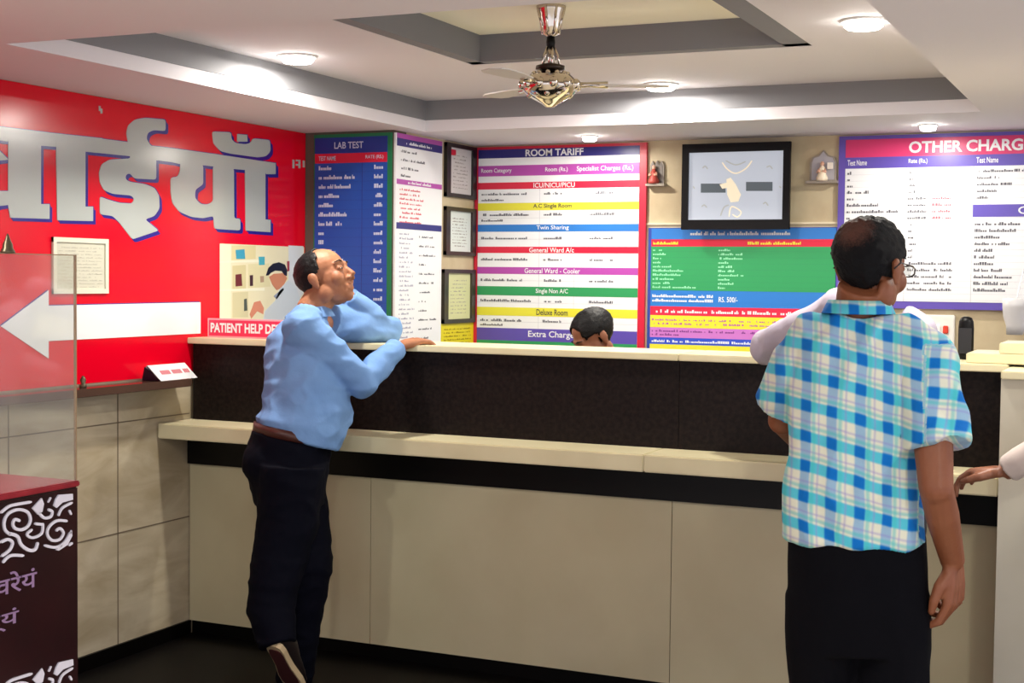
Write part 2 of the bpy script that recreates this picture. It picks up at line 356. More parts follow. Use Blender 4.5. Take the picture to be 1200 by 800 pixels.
# ------------------------------------------------------------------ big red sign on the left wall
LW = Plane('X', AX)
sg = thing('wall_sign', 'huge glossy red wall sign with white Hindi lettering and a left arrow', 'sign', (AX, 4, 1.08))
mb = MB(); mb.box((AX, 1.2, 1.07), (AX+.006, JY-.002, ZC-.002), SIGNRED); mb.build('panel', sg)
A = lambda pts: [(x/5, 130+y/5) for x, y in pts]
B = lambda pts: [(100+x/5, 130+y/5) for x, y in pts]
C_ = lambda pts: [(190+x/5, 130+y/5) for x, y in pts]
LET = [
 A([(-60, 84), (300, 128), (600, 160), (600, 240), (500, 232), (325, 210), (240, 203), (45, 178), (-60, 165)]),
 A([(48, 150), (240, 170), (240, 545), (290, 545), (290, 632), (60, 625), (48, 560)]),
 A([(-60, 470), (52, 468), (52, 550), (0, 556), (-60, 575)]), A([(-60, 200), (0, 235), (50, 285), (0, 290), (-60, 300)]),
 A([(328, 170), (500, 190), (500, 560), (545, 560), (545, 645), (335, 640)]),
 B([(0, 150), (260, 183), (268, 265), (0, 238)]),
 B([(250, 182), (240, 130), (250, 85), (290, 50), (350, 40), (470, 50), (470, 118), (400, 112), (365, 128), (358, 165), (385, 205), (420, 215), (415, 290), (415, 402), (285, 395), (262, 365), (238, 372), (235, 400), (262, 415), (350, 428), (405, 450), (432, 495), (435, 570), (405, 615), (350, 635), (430, 700), (275, 752), (200, 655), (160, 615), (85, 605), (85, 500), (130, 518), (200, 538), (272, 542), (287, 518), (270, 495), (160, 485), (110, 465), (85, 420), (80, 360), (95, 312), (140, 285), (265, 278)]),
 C_([(-70, 203), (60, 218), (330, 255), (665, 305), (665, 370), (610, 370), (600, 350), (480, 345), (420, 340), (300, 325), (240, 318), (100, 310), (60, 300), (-20, 290), (-70, 288)]),
 C_([(105, 300), (240, 315), (240, 430), (195, 460), (192, 510), (225, 545), (265, 548), (298, 530), (298, 320), (420, 335), (422, 630), (458, 630), (458, 700), (305, 690), (300, 615), (240, 628), (170, 620), (100, 590), (60, 540), (50, 480), (50, 390), (90, 385), (105, 350)]),
 C_([(485, 340), (605, 345), (605, 635), (635, 638), (635, 710), (490, 700)]),
 C_([(292, 120), (405, 125), (405, 165), (430, 188), (490, 195), (520, 185), (530, 160), (632, 170), (635, 235), (610, 265), (560, 272), (400, 250), (340, 235), (300, 190)]),
 C_([(440, 135), (498, 140), (500, 180), (440, 180)])]
def chaikin(L, n=2):
    """soften the corners by a fixed small amount"""
    for _ in range(n):
        o = []
        for a, b in zip(L, L[1:]+L[:1]):
            d = math.hypot(b[0]-a[0], b[1]-a[1]); t = min(.25, 1.6/max(d, .01)); o += [(a[0]+(b[0]-a[0])*t, a[1]+(b[1]-a[1])*t), (b[0]+(a[0]-b[0])*t, b[1]+(a[1]-b[1])*t)]
        L = o
    return L
for k in (6, 8, 10): LET[k] = chaikin(LET[k])
def onleft(pts, du=0, dv=0): return [(h.y, h.z) for h in (hit(u+du, v+dv, 0, AX+.008) for u, v in pts)]
mb = MB()
for L in LET:
    for s_, t_ in ((3.4, 4.0), (1.8, 2.0), (1.0, -.6)): LW.poly(mb, onleft(L, s_, t_), SIGNBLUE, .006, .0068 if s_ > 2 else .0073)
for L in LET: LW.poly(mb, onleft(L), SIGNWHITE, .006, .0085)
mb0 = mb; mb = MB()
AR = [(1, 382), (57, 340), (57, 358), (235, 354), (235, 390.5), (57, 399.5), (57, 420)]
LW.poly(mb, onleft(AR, -1, -1), SIGNBLUE, .006, .007)
LW.poly(mb, onleft(AR), mat('arrow white', (238, 240, 240), .18), .006, .0085); mb.build('arrow', sg)
mb = mb0
for (a, b2, c, d) in ((343, 187, 345, 197), (347, 187, 352, 189), (350, 189, 352, 197), (347, 192, 352, 194), (355, 188, 357, 196), (116, 124, 118, 130), (118, 127, 120, 133)):
    LW.poly(mb, onleft([(a, b2), (c, b2+.3), (c, d), (a, d)]), SIGNWHITE, .006, .0085)
mb.build('lettering', sg)
# framed notice
nt_ = thing('wall_notice', 'cream square notice in a pale frame on the red sign above the arrow', 'notice', (AX, 4.34, 1.42))
FRC = mat('notice frame', (224, 220, 200), .4); PAP = mat('notice paper', (206, 204, 184), .6)
mb = MB(); s0, s1, z0, z1 = 4.188, 4.498, 1.42, 1.634; w = .018
for q in ((s0, z0, s1, z0+w), (s0, z1-w, s1, z1), (s0, z0, s0+w, z1), (s1-w, z0, s1, z1)): LW.rect(mb, *q, FRC, .0065, .016)
mb.build('frame', nt_)
mb = MB(); LW.rect(mb, s0+w, z0+w, s1-w, z1-w, PAP, .0065, .010)
for k in range(13): LW.ticks(mb, s0+.03+.02*(k % 3 == 0), z1-.04-k*.0125, s1-.03-.03*(k % 4 == 1), .005, mat('faded ink', (190, 187, 170), .7), .0106)
mb.build('paper', nt_)
# poster with pharmacist
ps = thing('pharmacy_poster', 'printed poster of a pharmacist reaching to cream shelves, beside the counter end', 'poster', (AX, 5.6, 1.25))
mb = MB(); s0, s1, z0, z1 = 5.243, 5.925, 1.225, 1.637
cs = lambda r, g, b: mat('poster %d %d %d' % (r, g, b), (r, g, b), .35)
LW.rect(mb, s0, z0, s1, z1, cs(232, 226, 190), .0065, .009)
def pp(pts, m, d): LW.poly(mb, [(h.y, h.z) for h in (hit(240+x/5.714, 270+y/5.714, 0, AX+.009) for x, y in pts)], m, .0085, d)
pp([(560, 100), (660, 105), (660, 420), (560, 560)], cs(214, 220, 222), .0092)
pp([(100, 90), (175, 92), (175, 590), (100, 600)], cs(226, 234, 206), .0093)
pp([(180, 100), (340, 100), (340, 190), (180, 200)], cs(222, 212, 160), .0093); pp([(185, 235), (275, 230), (275, 390), (185, 395)], cs(212, 204, 156), .0093)
pp([(290, 225), (430, 220), (440, 375), (290, 385)], cs(222, 216, 170), .0093); pp([(185, 415), (290, 410), (290, 580), (185, 585)], cs(214, 208, 166), .0093)
for y in (205, 395): pp([(100, y), (400, y-12), (400, y+8), (100, y+10)], cs(240, 240, 214), .0095)
pp([(205, 130), (265, 125), (270, 190), (210, 190)], cs(60, 160, 190), .0097); pp([(360, 175), (400, 175), (400, 230), (362, 232)], cs(70, 168, 186), .0097)
pp([(205, 295), (245, 290), (250, 370), (205, 375)], cs(110, 40, 40), .0097); pp([(300, 300), (322, 298), (322, 370), (302, 372)], cs(70, 40, 44), .0097)
pp([(370, 305), (395, 305), (395, 345), (372, 348)], cs(180, 150, 120), .0097); pp([(550, 205), (566, 205), (566, 270), (552, 275)], cs(150, 50, 60), .0097)
pp([(262, 460), (280, 455), (284, 535), (262, 540)], cs(80, 90, 80), .0097); pp([(330, 480), (370, 470), (395, 520), (390, 560), (350, 540), (310, 590), (300, 560)], cs(214, 140, 110), .0099)
pp([(390, 600), (400, 540), (470, 470), (500, 390), (560, 330), (610, 380), (640, 470), (640, 600)], cs(206, 216, 220), .0100)
pp([(430, 310), (460, 290), (530, 285), (550, 320), (520, 380), (480, 400), (450, 360)], cs(206, 136, 100), .0103)
pp([(460, 440), (520, 385), (530, 395), (480, 460)], cs(150, 160, 180), .0103)
pp([(408, 302), (425, 250), (455, 222), (495, 212), (535, 228), (550, 265), (548, 305), (530, 298), (515, 272), (470, 268), (440, 284), (425, 300)], cs(24, 24, 34), .0105)
mb.build('print', ps)
# tent card on the ledge
tc_ = thing('tent_card', 'white tent card with faint red print on the granite ledge by the counter end', 'sign', (-3.74, 4.8, 1.062))
mb = MB(); e1, e2 = 4.70, 4.955
mb.prism([(-3.70, e1+.01, 1.063), (-3.79, e1, 1.063), (-3.752, e1-.030, 1.122)], (0, .002, 0), mat('card end', (50, 20, 44), .5))
mb.prism([(-3.700, e1+.010, 1.063), (-3.704, e1+.010, 1.063), (-3.741, e1-.030, 1.127), (-3.737, e1-.030, 1.127)], (0, e2-e1-.012, 0), WHITE)
mb.prism([(-3.745, e1-.028, 1.125), (-3.741, e1-.028, 1.126), (-3.792, e1+.012, 1.063), (-3.796, e1+.012, 1.063)], (0, e2-e1-.012, 0), WHITE)
mb.build('card', tc_)
mb = MB()
for k in range(15):
    y = 4.735+k*.0125
    if k % 6 != 5: mb.prism([(-3.7128, y, 1.088), (-3.7138, y, 1.088), (-3.7228, y-.008, 1.104), (-3.7218, y-.008, 1.104)], (0, .008, 0), REDINK)
mb.build('printing', tc_)
# patient help desk plate on the counter top
PL = Plane('Y', 5.1)
hd = thing('desk_nameplate', 'pink red nameplate reading PATIENT HELP DESK on the left end of the counter', 'sign', (-3.55, 5.1, 1.228))
mb = MB(); PL.rect(mb, -3.752, 1.229, -3.30, 1.311, mat('pink edge', (244, 170, 180), .3), 0, .006); PL.rect(mb, -3.745, 1.236, -3.307, 1.304, mat('pink red plate', (228, 40, 84), .3), .006, .0075); mb.build('plate', hd)
mb = MB(); text_polys('PATIENT HELP DESK', .035); text_polys('OTHER CHARGES', .03); text_polys('ROOM TARIFF', .025); PL.text(mb, 'PATIENT HELP DESK', -3.735, 1.250, -3.352, 1.292, WHITE, .009); mb.build('lettering', hd)
mb = MB(); mb.box((-3.7, 5.095, 1.228), (-3.35, 5.14, 1.232), mat('clear stand', (220, 180, 186), .2)); mb.build('foot', hd)

# ------------------------------------------------------------------ LAB TEST board
LB = Plane('Y', JY)
b = thing('lab_test_board', 'tall blue LAB TEST price board with green border at the wall corner', 'board', (-3.53, JY, 1.1))
mb = MB(); LB.rect(mb, -3.745, 1.02, -3.318, 2.178, mat('board edge green', (24, 120, 76), .4), 0, .012); LBL = mat('lab board blue', (30, 78, 172), .35); LBN = mat('lab header blue', (26, 52, 140), .35); LB.rect(mb, -3.738, 1.03, -3.338, 2.162, LBL, .012, .014)
LB.rect(mb, -3.738, 2.088, -3.338, 2.162, LBN, .014, .0145); LB.rect(mb, -3.738, 2.040, -3.338, 2.086, RED, .014, .0145)
zz = 2.040
LTXT = mat('pale blue lettering', (206, 214, 236), .5)
rows = []
while zz > 1.06: zz -= .0445; rows.append(zz); LB.rect(mb, -3.738, zz, -3.338, zz+.0012, LBN, .014, .0144)
LB.rect(mb, -3.475, 1.03, -3.473, 2.04, NAVY, .014, .0144); mb.build('panel', b)
mb = MB(); LB.text(mb, 'LAB TEST', -3.628, 2.108, -3.468, 2.140, LTXT, .0155)
LB.text(mb, 'TEST NAME', -3.715, 2.053, -3.62, 2.074, LTXT, .0155); LB.text(mb, 'RATE (RS.)', -3.455, 2.053, -3.358, 2.074, LTXT, .0155)
wd = [.07, .20, .18, .12, .08, .16, .13, .03, .03, .10, .15, .03, .13, .16, .11, .1, .14, .09, .12, .1, .14, .1, .1]
for k, z in enumerate(rows): LB.ticks(mb, -3.715, z+.012, -3.715+wd[k % 23], .02, LTXT, .0152, .9); LB.ticks(mb, -3.408, z+.012, -3.36, .02, LTXT, .0152, .95)
mb.build('lettering', b)

# ------------------------------------------------------------------ white price board, side wall
SW = Plane('X', SX)
b = thing('price_list_board', 'tall white price list board with purple bands beside the blue lab board', 'board', (SX, 6.18, 1.1))
mb = MB(); SW.rect(mb, JY+.125, 1.05, 6.42, 2.178, WHITE, 0, .01); SW.rect(mb, JY+.0, 1.05, JY+.125, 2.178, WHITE, 0, .01)
for za, zb, m in ((2.155, 2.178, MAG), (2.118, 2.155, NAVY), (1.938, 1.962, MAG), (1.727, 1.757, NAVY)): SW.rect(mb, JY+.01, za, 6.415, zb, m, .01, .0112)
mb.build('panel', b)
mb = MB()
for z in (2.09, 2.05, 2.01, 1.975): SW.ticks(mb, JY+.05, z, JY+.05+random.uniform(.1, .38), .012, INK, .0108)
SW.ticks(mb, JY+.12, 1.944, 6.3, .014, WHITE, .0118, .9); SW.ticks(mb, JY+.1, 2.13, 6.3, .014, WHITE, .0118, .9)
for k in range(8): SW.ticks(mb, JY+.04, 1.91-k*.022, JY+.04+random.uniform(.15, .28), .01, REDINK, .0108)
for k in range(28): SW.ticks(mb, JY+.04, 1.70-k*.0225, JY+.04+random.uniform(.08, .16), .009, mat('pale ink', (170, 170, 190), .6), .0108); 
for k in range(14): SW.ticks(mb, JY+.24, 1.69-k*.045, JY+.24+random.uniform(.06, .2), .009, INK, .0108)
mb.build('lettering', b)

# ------------------------------------------------------------------ three framed certificates
for k, (s0, s1, z0, z1, pc, lb, dk) in enumerate((
    (6.455, 6.800, 1.908, 2.18, (210, 208, 206), 'black framed certificate, topmost of the three beside the tariff board', (20, 12, 12)),
    (6.455, 6.800, 1.612, 1.858, (214, 222, 216), 'black framed certificate, middle of the three beside the tariff board', (44, 28, 24)),
    (6.440, 6.800, 1.265, 1.540, (206, 208, 158), 'framed yellowish certificate, lowest of the three beside the tariff board', (48, 44, 36)))):
    c = thing('framed_certificate', lb, 'certificate', (SX, (s0+s1)/2, z0), 'framed certificates')
    FM = mat('frame wood %d' % k, dk, .35); w = .028
    mb = MB()
    for q in ((s0, z0, s1, z0+w*.7), (s0, z1-w*.7, s1, z1), (s0, z0, s0+w*1.6, z1), (s1-w*1.6, z0, s1, z1)): SW.rect(mb, *q, FM, .001, .02)
    mb.build('frame', c)
    mb = MB(); SW.rect(mb, s0+w*1.6, z0+w*.7, s1-w*1.6, z1-w*.7, mat('certificate paper %d' % k, pc, .4), .001, .008)
    for j in range(10): SW.ticks(mb, s0+.09, z1-.06-j*(z1-z0-.09)/10, s1-.09, .006, mat('certificate ink', (160, 156, 150), .6), .0086, .6)
    if k == 0: SW.rect(mb, s0+.06, z1-.06, s0+.12, z1-.03, RED, .008, .0086)
    mb.build('paper', c)
mb = MB(); SW.rect(mb, 6.425, 1.02, 6.815, 1.262, mat('yellow card', (226, 210, 30), .4), .001, .006)
for j in range(6): SW.ticks(mb, 6.46, 1.23-j*.018, 6.78, .007, mat('brown ink', (150, 130, 20), .6), .0066, .7)
tag(mb.build('yellow_notice'), 'bright yellow notice under the lowest framed certificate', 'notice')

# ------------------------------------------------------------------ ROOM TARIFF board
BW = Plane('Y', BY)
b = thing('room_tariff_board', 'ROOM TARIFF price board with red frame and rainbow coloured bands', 'board', (-2.83, BY, 1.1))
mb = MB(); BW.rect(mb, -3.303, 1.02, -2.352, 2.182, mat('board frame red', (206, 30, 60), .35), 0, .02)
mb.build('frame', b)
mb = MB(); s0, s1 = -3.282, -2.388; BW.rect(mb, s0, 1.03, s1, 2.166, WHITE, .02, .0215)
bands = [(2.150, 2.166, RED), (2.123, 2.168, NAVY), (2.029, 2.084, MAG), (1.961, 1.996, RED), (1.850, 1.889, YEL), (1.740, 1.777, LBLUE), (1.629, 1.662, RED), (1.520, 1.556, MAG), (1.408, 1.455, GREEN), (1.302, 1.346, YEL), (1.172, 1.237, PURPLE), (1.08, 1.172, GREEN)]
for za, zb, m in bands: BW.rect(mb, s0, za, s1, zb, m, .0215, .0222)
for s in (-2.93, -2.735): BW.rect(mb, s, 1.03, s+.002, 2.0, LINE, .0215, .0219)
for z in (1.81, 1.70, 1.485, 1.37, 1.27): BW.rect(mb, s0, z, s1, z+.0015, LINE, .0215, .0219)
mb.build('panel', b)
mb = MB()
def bt(t, a, b_, z0, z1, m=WHITE): BW.text(mb, t, a, z0, b_, z1, m, .0232)
bt('ROOM TARIFF', -3.012, -2.690, 2.128, 2.164); bt('Room Category', -3.265, -3.09, 2.042, 2.070); bt('Room (Rs.)', -2.90, -2.775, 2.042, 2.070); bt('Specialist Charges (Rs.)', -2.725, -2.42, 2.040, 2.072)
bt('ICU/NICU/PICU', -2.965, -2.735, 1.966, 1.991); bt('A.C Single Room', -2.965, -2.75, 1.856, 1.883, DINK); bt('Twin Sharing', -2.945, -2.765, 1.745, 1.772)
bt('General Ward A/c', -2.985, -2.735, 1.633, 1.658); bt('General Ward - Cooler', -3.01, -2.70, 1.525, 1.551); bt('Single Non A/C', -2.945, -2.765, 1.416, 1.446)
bt('Deluxe Room', -2.94, -2.765, 1.309, 1.339, DINK); bt('Extra Charges', -2.985, -2.71, 1.185, 1.227)
for z in (1.930, 1.822, 1.700, 1.590, 1.482, 1.375, 1.272):
    BW.ticks(mb, s0+.02, z, -2.95+random.uniform(-.08, 0), .013, INK, .0224, .9); BW.ticks(mb, -2.905, z, -2.80, .013, INK, .0224, .9); BW.ticks(mb, -2.65, z, -2.52, .013, INK, .0224, .8)
for z in (1.900, 1.793, 1.248): BW.ticks(mb, s0+.02, z, s0+.15, .011, INK, .0224, .9)
mb.build('lettering', b)

# ------------------------------------------------------------------ green and blue price board
b = thing('procedure_rates_board', 'wide board with green field, red and blue bands below the television', 'board', (-1.86, BY, 1.1))
mb = MB(); BW.rect(mb, -2.338, 1.05, -1.399, 1.757, mat('board edge blue', (44, 70, 160), .35), 0, .014); mb.build('frame', b)
mb = MB(); s0, s1 = -2.322, -1.402; BW.rect(mb, s0, 1.055, s1, 1.753, LBLUE, .014, .0148)
for za, zb, m in ((1.664, 1.700, RED), (1.447, 1.664, GREEN), (1.322, 1.367, mat('bright red print', (232, 36, 70), .35)), (1.262, 1.322, YEL), (1.212, 1.275, mat('pink violet print', (200, 120, 200), .35)), (1.178, 1.212, mat('royal blue print', (50, 80, 200), .35)), (1.05, 1.178, YEL)): BW.rect(mb, s0, za, s1, zb, m, .0148, .0154)
for z in (1.64, 1.61, 1.58, 1.55, 1.52, 1.49, 1.465): BW.rect(mb, s0, z, s1, z+.0008, mat('dark green rule', (40, 130, 90), .5), .0154, .0157)
mb.build('panel', b)
mb = MB()
BW.ticks(mb, -2.12, 1.72, -1.62, .018, WHITE, .0158, .95); BW.ticks(mb, s0+.01, 1.674, -2.18, .014, YEL, .0160, .9); BW.ticks(mb, -1.83, 1.674, -1.57, .014, YEL, .0160, .9)
for k in range(10):
    z = 1.642-k*.0205; PG = mat('pale green lettering', (150, 226, 180), .5)
    BW.ticks(mb, s0+.01, z, s0+.01+(.05, .07, .05, .04, .1, .16, .15, .12, .09, .23)[k], .011, PG, .0158, .9); BW.ticks(mb, -1.975, z, -1.975+(.06, .12, .12, .05, .07, .08, .13, .06, .08, .04)[k], .011, PG, .0158, .9)
for z in (1.412, 1.39): BW.ticks(mb, s0+.01, z, -2.0, .014, WHITE, .0158, .95)
BW.text(mb, 'RS. 500/-', -1.97, 1.392, -1.875, 1.418, WHITE, .0158)
BW.ticks(mb, s0+.03, 1.335, -1.5, .016, WHITE, .0160, .85)
for z in (1.296, 1.277): BW.ticks(mb, s0+.01, z, -1.5, .009, MAG, .0160, .6)
for z in (1.24, 1.222): BW.ticks(mb, s0+.01, z, -1.45 if z > 1.23 else -2.17, .011, mat('violet ink', (120, 50, 130), .5), .0160, .7)
BW.ticks(mb, s0+.01, 1.188, -1.45, .012, WHITE, .0160, .8)
mb.build('lettering', b)

# ------------------------------------------------------------------ OTHER CHARGES board
b = thing('other_charges_board', 'white OTHER CHARGES board with purple frame and pink header', 'board', (-.7, BY, 1.4))
mb = MB(); xa, xb = -1.397, .55
PF = mat('board frame purple', (98, 80, 176), .35)
BW.rect(mb, xa, 1.378, xb, 2.182, PF, 0, .02); mb.build('frame', b)
mb = MB(); s0, s1 = xa+.032, xb-.03; BW.rect(mb, s0, 1.412, s1, 2.165, WHITE, .02, .0215)
BW.rect(mb, s0, 2.082, s1, 2.165, mat('pink header print', (214, 50, 110), .35), .0215, .0222); BW.rect(mb, s0, 2.030, s1, 2.082, PURPLE, .0215, .0222)
BW.rect(mb, -.785, 1.800, s1, 1.856, PURPLE, .0215, .0222)
for s in (-1.085, -.787): BW.rect(mb, s, 1.412, s+.0025, 2.03, LINE, .0215, .0219)
for k in range(21): BW.rect(mb, s0, 2.0-k*.029, s1, 2.001-k*.029, LINE, .0215, .0218)
mb.build('panel', b)
mb = MB()
bt('OTHER CHARGES', -1.075, -.505, 2.096, 2.150); bt('Test Name', -1.355, -1.265, 2.044, 2.070); bt('Rate (Rs.)', -1.075, -.99, 2.044, 2.070); bt('Test Name', -.775, -.68, 2.044, 2.070)
bt('OPD', -.59, -.46, 1.812, 1.846); bt('Rate (Rs.)', -.25, -.15, 2.044, 2.070)
for k in range(19):
    z = 2.002-k*.030
    BW.ticks(mb, -1.355, z, -1.355+(.02, .02, .03, .10, .03, .16, .24)[k % 7], .014, INK, .0224, .85)
    if k < 4 or k > 7: BW.ticks(mb, -1.07, z, -1.07+(.02, .02, .03, .04, .02, .02, .03, .03)[k % 8] if k < 14 else -.87, .012, INK, .0224, .85)
    else:
        BW.ticks(mb, -1.075, z, -.99, .012, INK, .0224, .85); BW.ticks(mb, -.965, z, -.88, .012, REDINK, .0224, .9)
    if z > 1.87: BW.ticks(mb, -.77, z, -.77+(.26, .1, .15, .09, .05)[k % 5], .012, INK, .0224, .9)
    elif z < 1.79: BW.ticks(mb, -.775, z, -.775+random.uniform(.08, .2), .014, INK, .0224, .9)
    if k != 7: BW.ticks(mb, -.25, z, -.15, .012, INK, .0224, .9)
mb.build('lettering', b)

# ------------------------------------------------------------------ television
tv = thing('television', 'wall mounted black television showing a pale grey decorated picture', 'television', (-1.875, BY, 1.74))
TP = Plane('Y', BY-.075)
mb = MB(); mb.box((-2.0, BY-.05, 1.85), (-1.75, BY, 2.05), BLACKP); mb.build('wall_bracket', tv)
mb = MB(); x0, x1, z0, z1 = -2.144, -1.610, 1.745, 2.160; mb.box((x0+.02, BY-.05, z0+.03), (x1-.02, BY-.075, z1-.02), BLACKP, .004)
for q in ((x0, z0, x1, 1.792), (x0, 2.118, x1, z1), (x0, z0, x0+.034, z1), (x1-.034, z0, x1, z1)): TP.rect(mb, *q, BLACKP, 0, .02)
mb.build('bezel', tv)
scr = emit('screen grey', (150, 156, 166), .75)
mb = MB(); TP.rect(mb, x0+.034, 1.792, x1-.034, 2.118, scr, .004, .010); mb.build('screen', tv)
mb = MB(); SP = emit('screen cream', (196, 184, 160), .75); SD = emit('screen dark', (70, 78, 84), .6); SG = emit('screen mid', (140, 142, 140), .7)
def tp(x, y): h = hit(750+x/5, 160+y/5, 1, BY-.09); return (h.x, h.z)
for (a, b2, c, d, m) in ((355, 275, 500, 328, SD), (620, 265, 775, 318, SD)): TP.poly(mb, [tp(a, b2), tp(c, b2), tp(c, d), tp(a, d)], m, .010, .0112)
TP.poly(mb, [tp(505, 250), tp(530, 240), tp(560, 280), (tp(590, 340)), tp(575, 380), tp(530, 385), tp(510, 340)], SP, .010, .0116)
TP.poly(mb, [tp(465, 280), tp(505, 270), tp(510, 300), tp(480, 305)], SP, .010, .0116)
for pts in ([(480, 150), (510, 190), (560, 215), (620, 185), (655, 140)], [(500, 140), (560, 165), (620, 145)], [(470, 465), (490, 415), (520, 400)], [(520, 470), (535, 410), (590, 440), (570, 470), (540, 455)], [(365, 185), (380, 172), (395, 190)], [(360, 410), (375, 400), (390, 415)], [(740, 180), (760, 172), (775, 190)], [(720, 395), (735, 385), (750, 405)], [(310, 290), (318, 305)], [(815, 290), (825, 300)]):
    TP.stroke(mb, [tp(*p) for p in pts], .006, SG if len(pts) < 4 else SP, .010, .0114)
mb.build('picture', tv)

# ------------------------------------------------------------------ arched niche shrines on the back wall
def niche(s0, s1, z0, z1, label, bright, group):
    t = thing('wall_shrine', label, 'shrine', ((s0+s1)/2, BY, z0), group); mid = (s0+s1)/2; w = (s1-s0)/2
    arch = [(s0, z0), (s1, z0), (s1, z0+.09), (s1-.012, z0+.115), (mid+w*.35, z1-.025), (mid, z1), (mid-w*.35, z1-.025), (s0+.012, z0+.115), (s0, z0+.09)]
    mb = MB(); BW.poly(mb, arch, mat('shrine frame', (150, 140, 128), .35), 0, .014); BW.rect(mb, s0-.012, z0-.012, s1+.012, z0, mat('shrine frame', (150, 140, 128)), 0, .05); mb.build('frame', t)
    mb = MB(); inn = [(mid+(a-mid)*.84, z0+.006+(c-z0)*.9) for a, c in arch]; BW.poly(mb, inn, mat('shrine back %s' % bright, (176, 172, 178) if bright else (116, 108, 100), .3), .014, .016); mb.build('back_plate', t)
    mb = MB(); c = mid-(.0 if bright else .01); Y = BY-.034
    rb = mat('figurine robe %s' % bright, (248, 232, 205) if bright else (176, 70, 60), .5); sk = mat('figurine skin', (226, 176, 150), .5)
    mb.lathe((c, Y, z0), [(.026, .0), (.028, .012), (.020, .03), (.016, .055), (.010, .066), (.007, .072)], rb, seg=14)
    mb.ell((c, Y, z0+.080), (.010, .010, .012), sk, seg=12); mb.tube([(c-.014, Y-.006, z0+.055), (c-.02, Y-.014, z0+.04), (c-.006, Y-.02, z0+.046)], .005, sk, 8)
    mb.tube([(c+.014, Y-.006, z0+.055), (c+.02, Y-.014, z0+.04), (c+.006, Y-.02, z0+.046)], .005, sk, 8); mb.build('figurine', t)
    if bright:
        mb = MB(); mb.box((mid+.025, BY-.04, z0+.055), (mid+.05, BY-.025, z0+.085), mat('bright card', (250, 240, 225), .5)); mb.build('card', t)
niche(-2.335, -2.262, 1.975, 2.092, 'small arched wall shrine with a red figurine left of the television', False, 'wall shrines')
niche(-1.535, -1.408, 1.975, 2.122, 'small arched wall shrine with a pale bright figurine right of the television', True, 'wall shrines')

# ------------------------------------------------------------------ switchboard, hanging cover
sb = thing('switchboard', 'white electrical switchboard with two red indicators under the other charges board', 'switchboard', (-.95, BY, 1.14))
IV = mat('ivory plastic', (240, 238, 230), .35)
mb = MB(); mb.box((-1.09, BY-.03, 1.148), (-.852, BY, 1.352), IV, .004); mb.build('plate', sb)
for x in (-1.06, -1.02, -.98, -.94):
    for z in (1.285, 1.195):
        mb = MB(); mb.box((x, BY-.037, z-.022), (x+.026, BY-.03, z+.022), mat('switch rocker', (250, 250, 246), .3), .002); mb.build('switch', sb)
for z in (1.285, 1.195):
    mb = MB(); mb.box((-.902, BY-.038, z-.018), (-.878, BY-.03, z+.018), mat('indicator red', (222, 70, 50), .3), .003); mb.build('indicator', sb)
mb = MB(); YY = 6.62
mb.loft([((-.575+.004*math.sin(k*2), YY, 1.275+k*.04), (.035+.006*k, 0, 0), (0, .018+.003*k, 0)) for k in range(5)], mat('cloudy plastic', (206, 206, 208), .3), 20)
mb.tube([(-.57, YY, 1.43), (-.56, YY+.03, 1.5), (-.56, BY-.025, 1.56)], .004, WHITE, 6)
tag(mb.build('hanging_bag'), 'cloudy white plastic bag hanging at the right edge of the other charges board', 'bag')

# ------------------------------------------------------------------ carved stand with glass, lower left
GX = -2.6; GP = Plane('X', GX)
st = thing('prayer_stand', 'dark maroon stand with white scrollwork and purple Hindi writing, lower left corner', 'stand', (GX-.25, 2.4, FL))
MAR = mat('dark maroon lacquer', (38, 6, 12), .3, var=(8, (30, 4, 10))); MTOP = mat('red wood top', (150, 40, 50), .3, var=(12, (128, 30, 42)))
mb = MB(); mb.box((GX-.55, 1.7, FL), (GX, 2.965, .935), MAR, .004); mb.build('body', st)
mb = MB(); mb.box((GX-.555, 1.69, .935), (GX+.004, 2.968, .950), MTOP, .003); mb.build('top', st)
mb = MB(); SCW = mat('white scrollwork', (214, 212, 226), .4)
def gz(x, y): h = hit(x/6.667, 560+y/6.667, 0, GX); return Vector((h.y, h.z))
STR = [([(0, 270), (60, 222), (120, 205), (240, 185)], 26), ([(80, 445), (35, 405), (28, 335), (65, 272), (140, 245), (208, 265), (232, 318), (215, 372), (165, 402), (112, 392), (95, 355), (112, 322), (150, 335)], 27),
 ([(60, 430), (130, 455), (160, 520), (220, 562), (270, 555), (290, 500)], 30), ([(285, 215), (300, 270), (340, 310), (390, 300), (402, 262), (370, 245)], 26), ([(450, 295), (482, 232), (560, 190)], 24),
 ([(535, 250), (552, 285)], 20), ([(330, 350), (320, 430), (250, 465), (205, 440), (245, 400)], 24), ([(265, 355), (330, 362)], 26), ([(520, 335), (440, 332), (378, 380), (365, 440), (400, 485), (460, 478), (490, 430), (462, 392), (432, 412)], 26),
 ([(340, 525), (430, 540), (500, 500), (548, 420)], 26), ([(530, 525), (560, 505)], 24), ([(0, 500), (55, 478), (92, 505), (70, 560), (5, 610)], 27), ([(15, 660), (75, 605), (180, 605)], 27), ([(370, 190), (390, 150)], 16)]
PG2 = [[(245, 235), (318, 155), (335, 200), (322, 262), (290, 285)], [(412, 215), (428, 165), (450, 130), (560, 122), (562, 168), (480, 190), (435, 232)], [(430, 560), (500, 500), (552, 405), (556, 450), (520, 520), (450, 566)]]
zsh = hit(84, 773, 0, GX).z-hit(84, 579, 0, GX).z
y_r = gz(0, 0).x
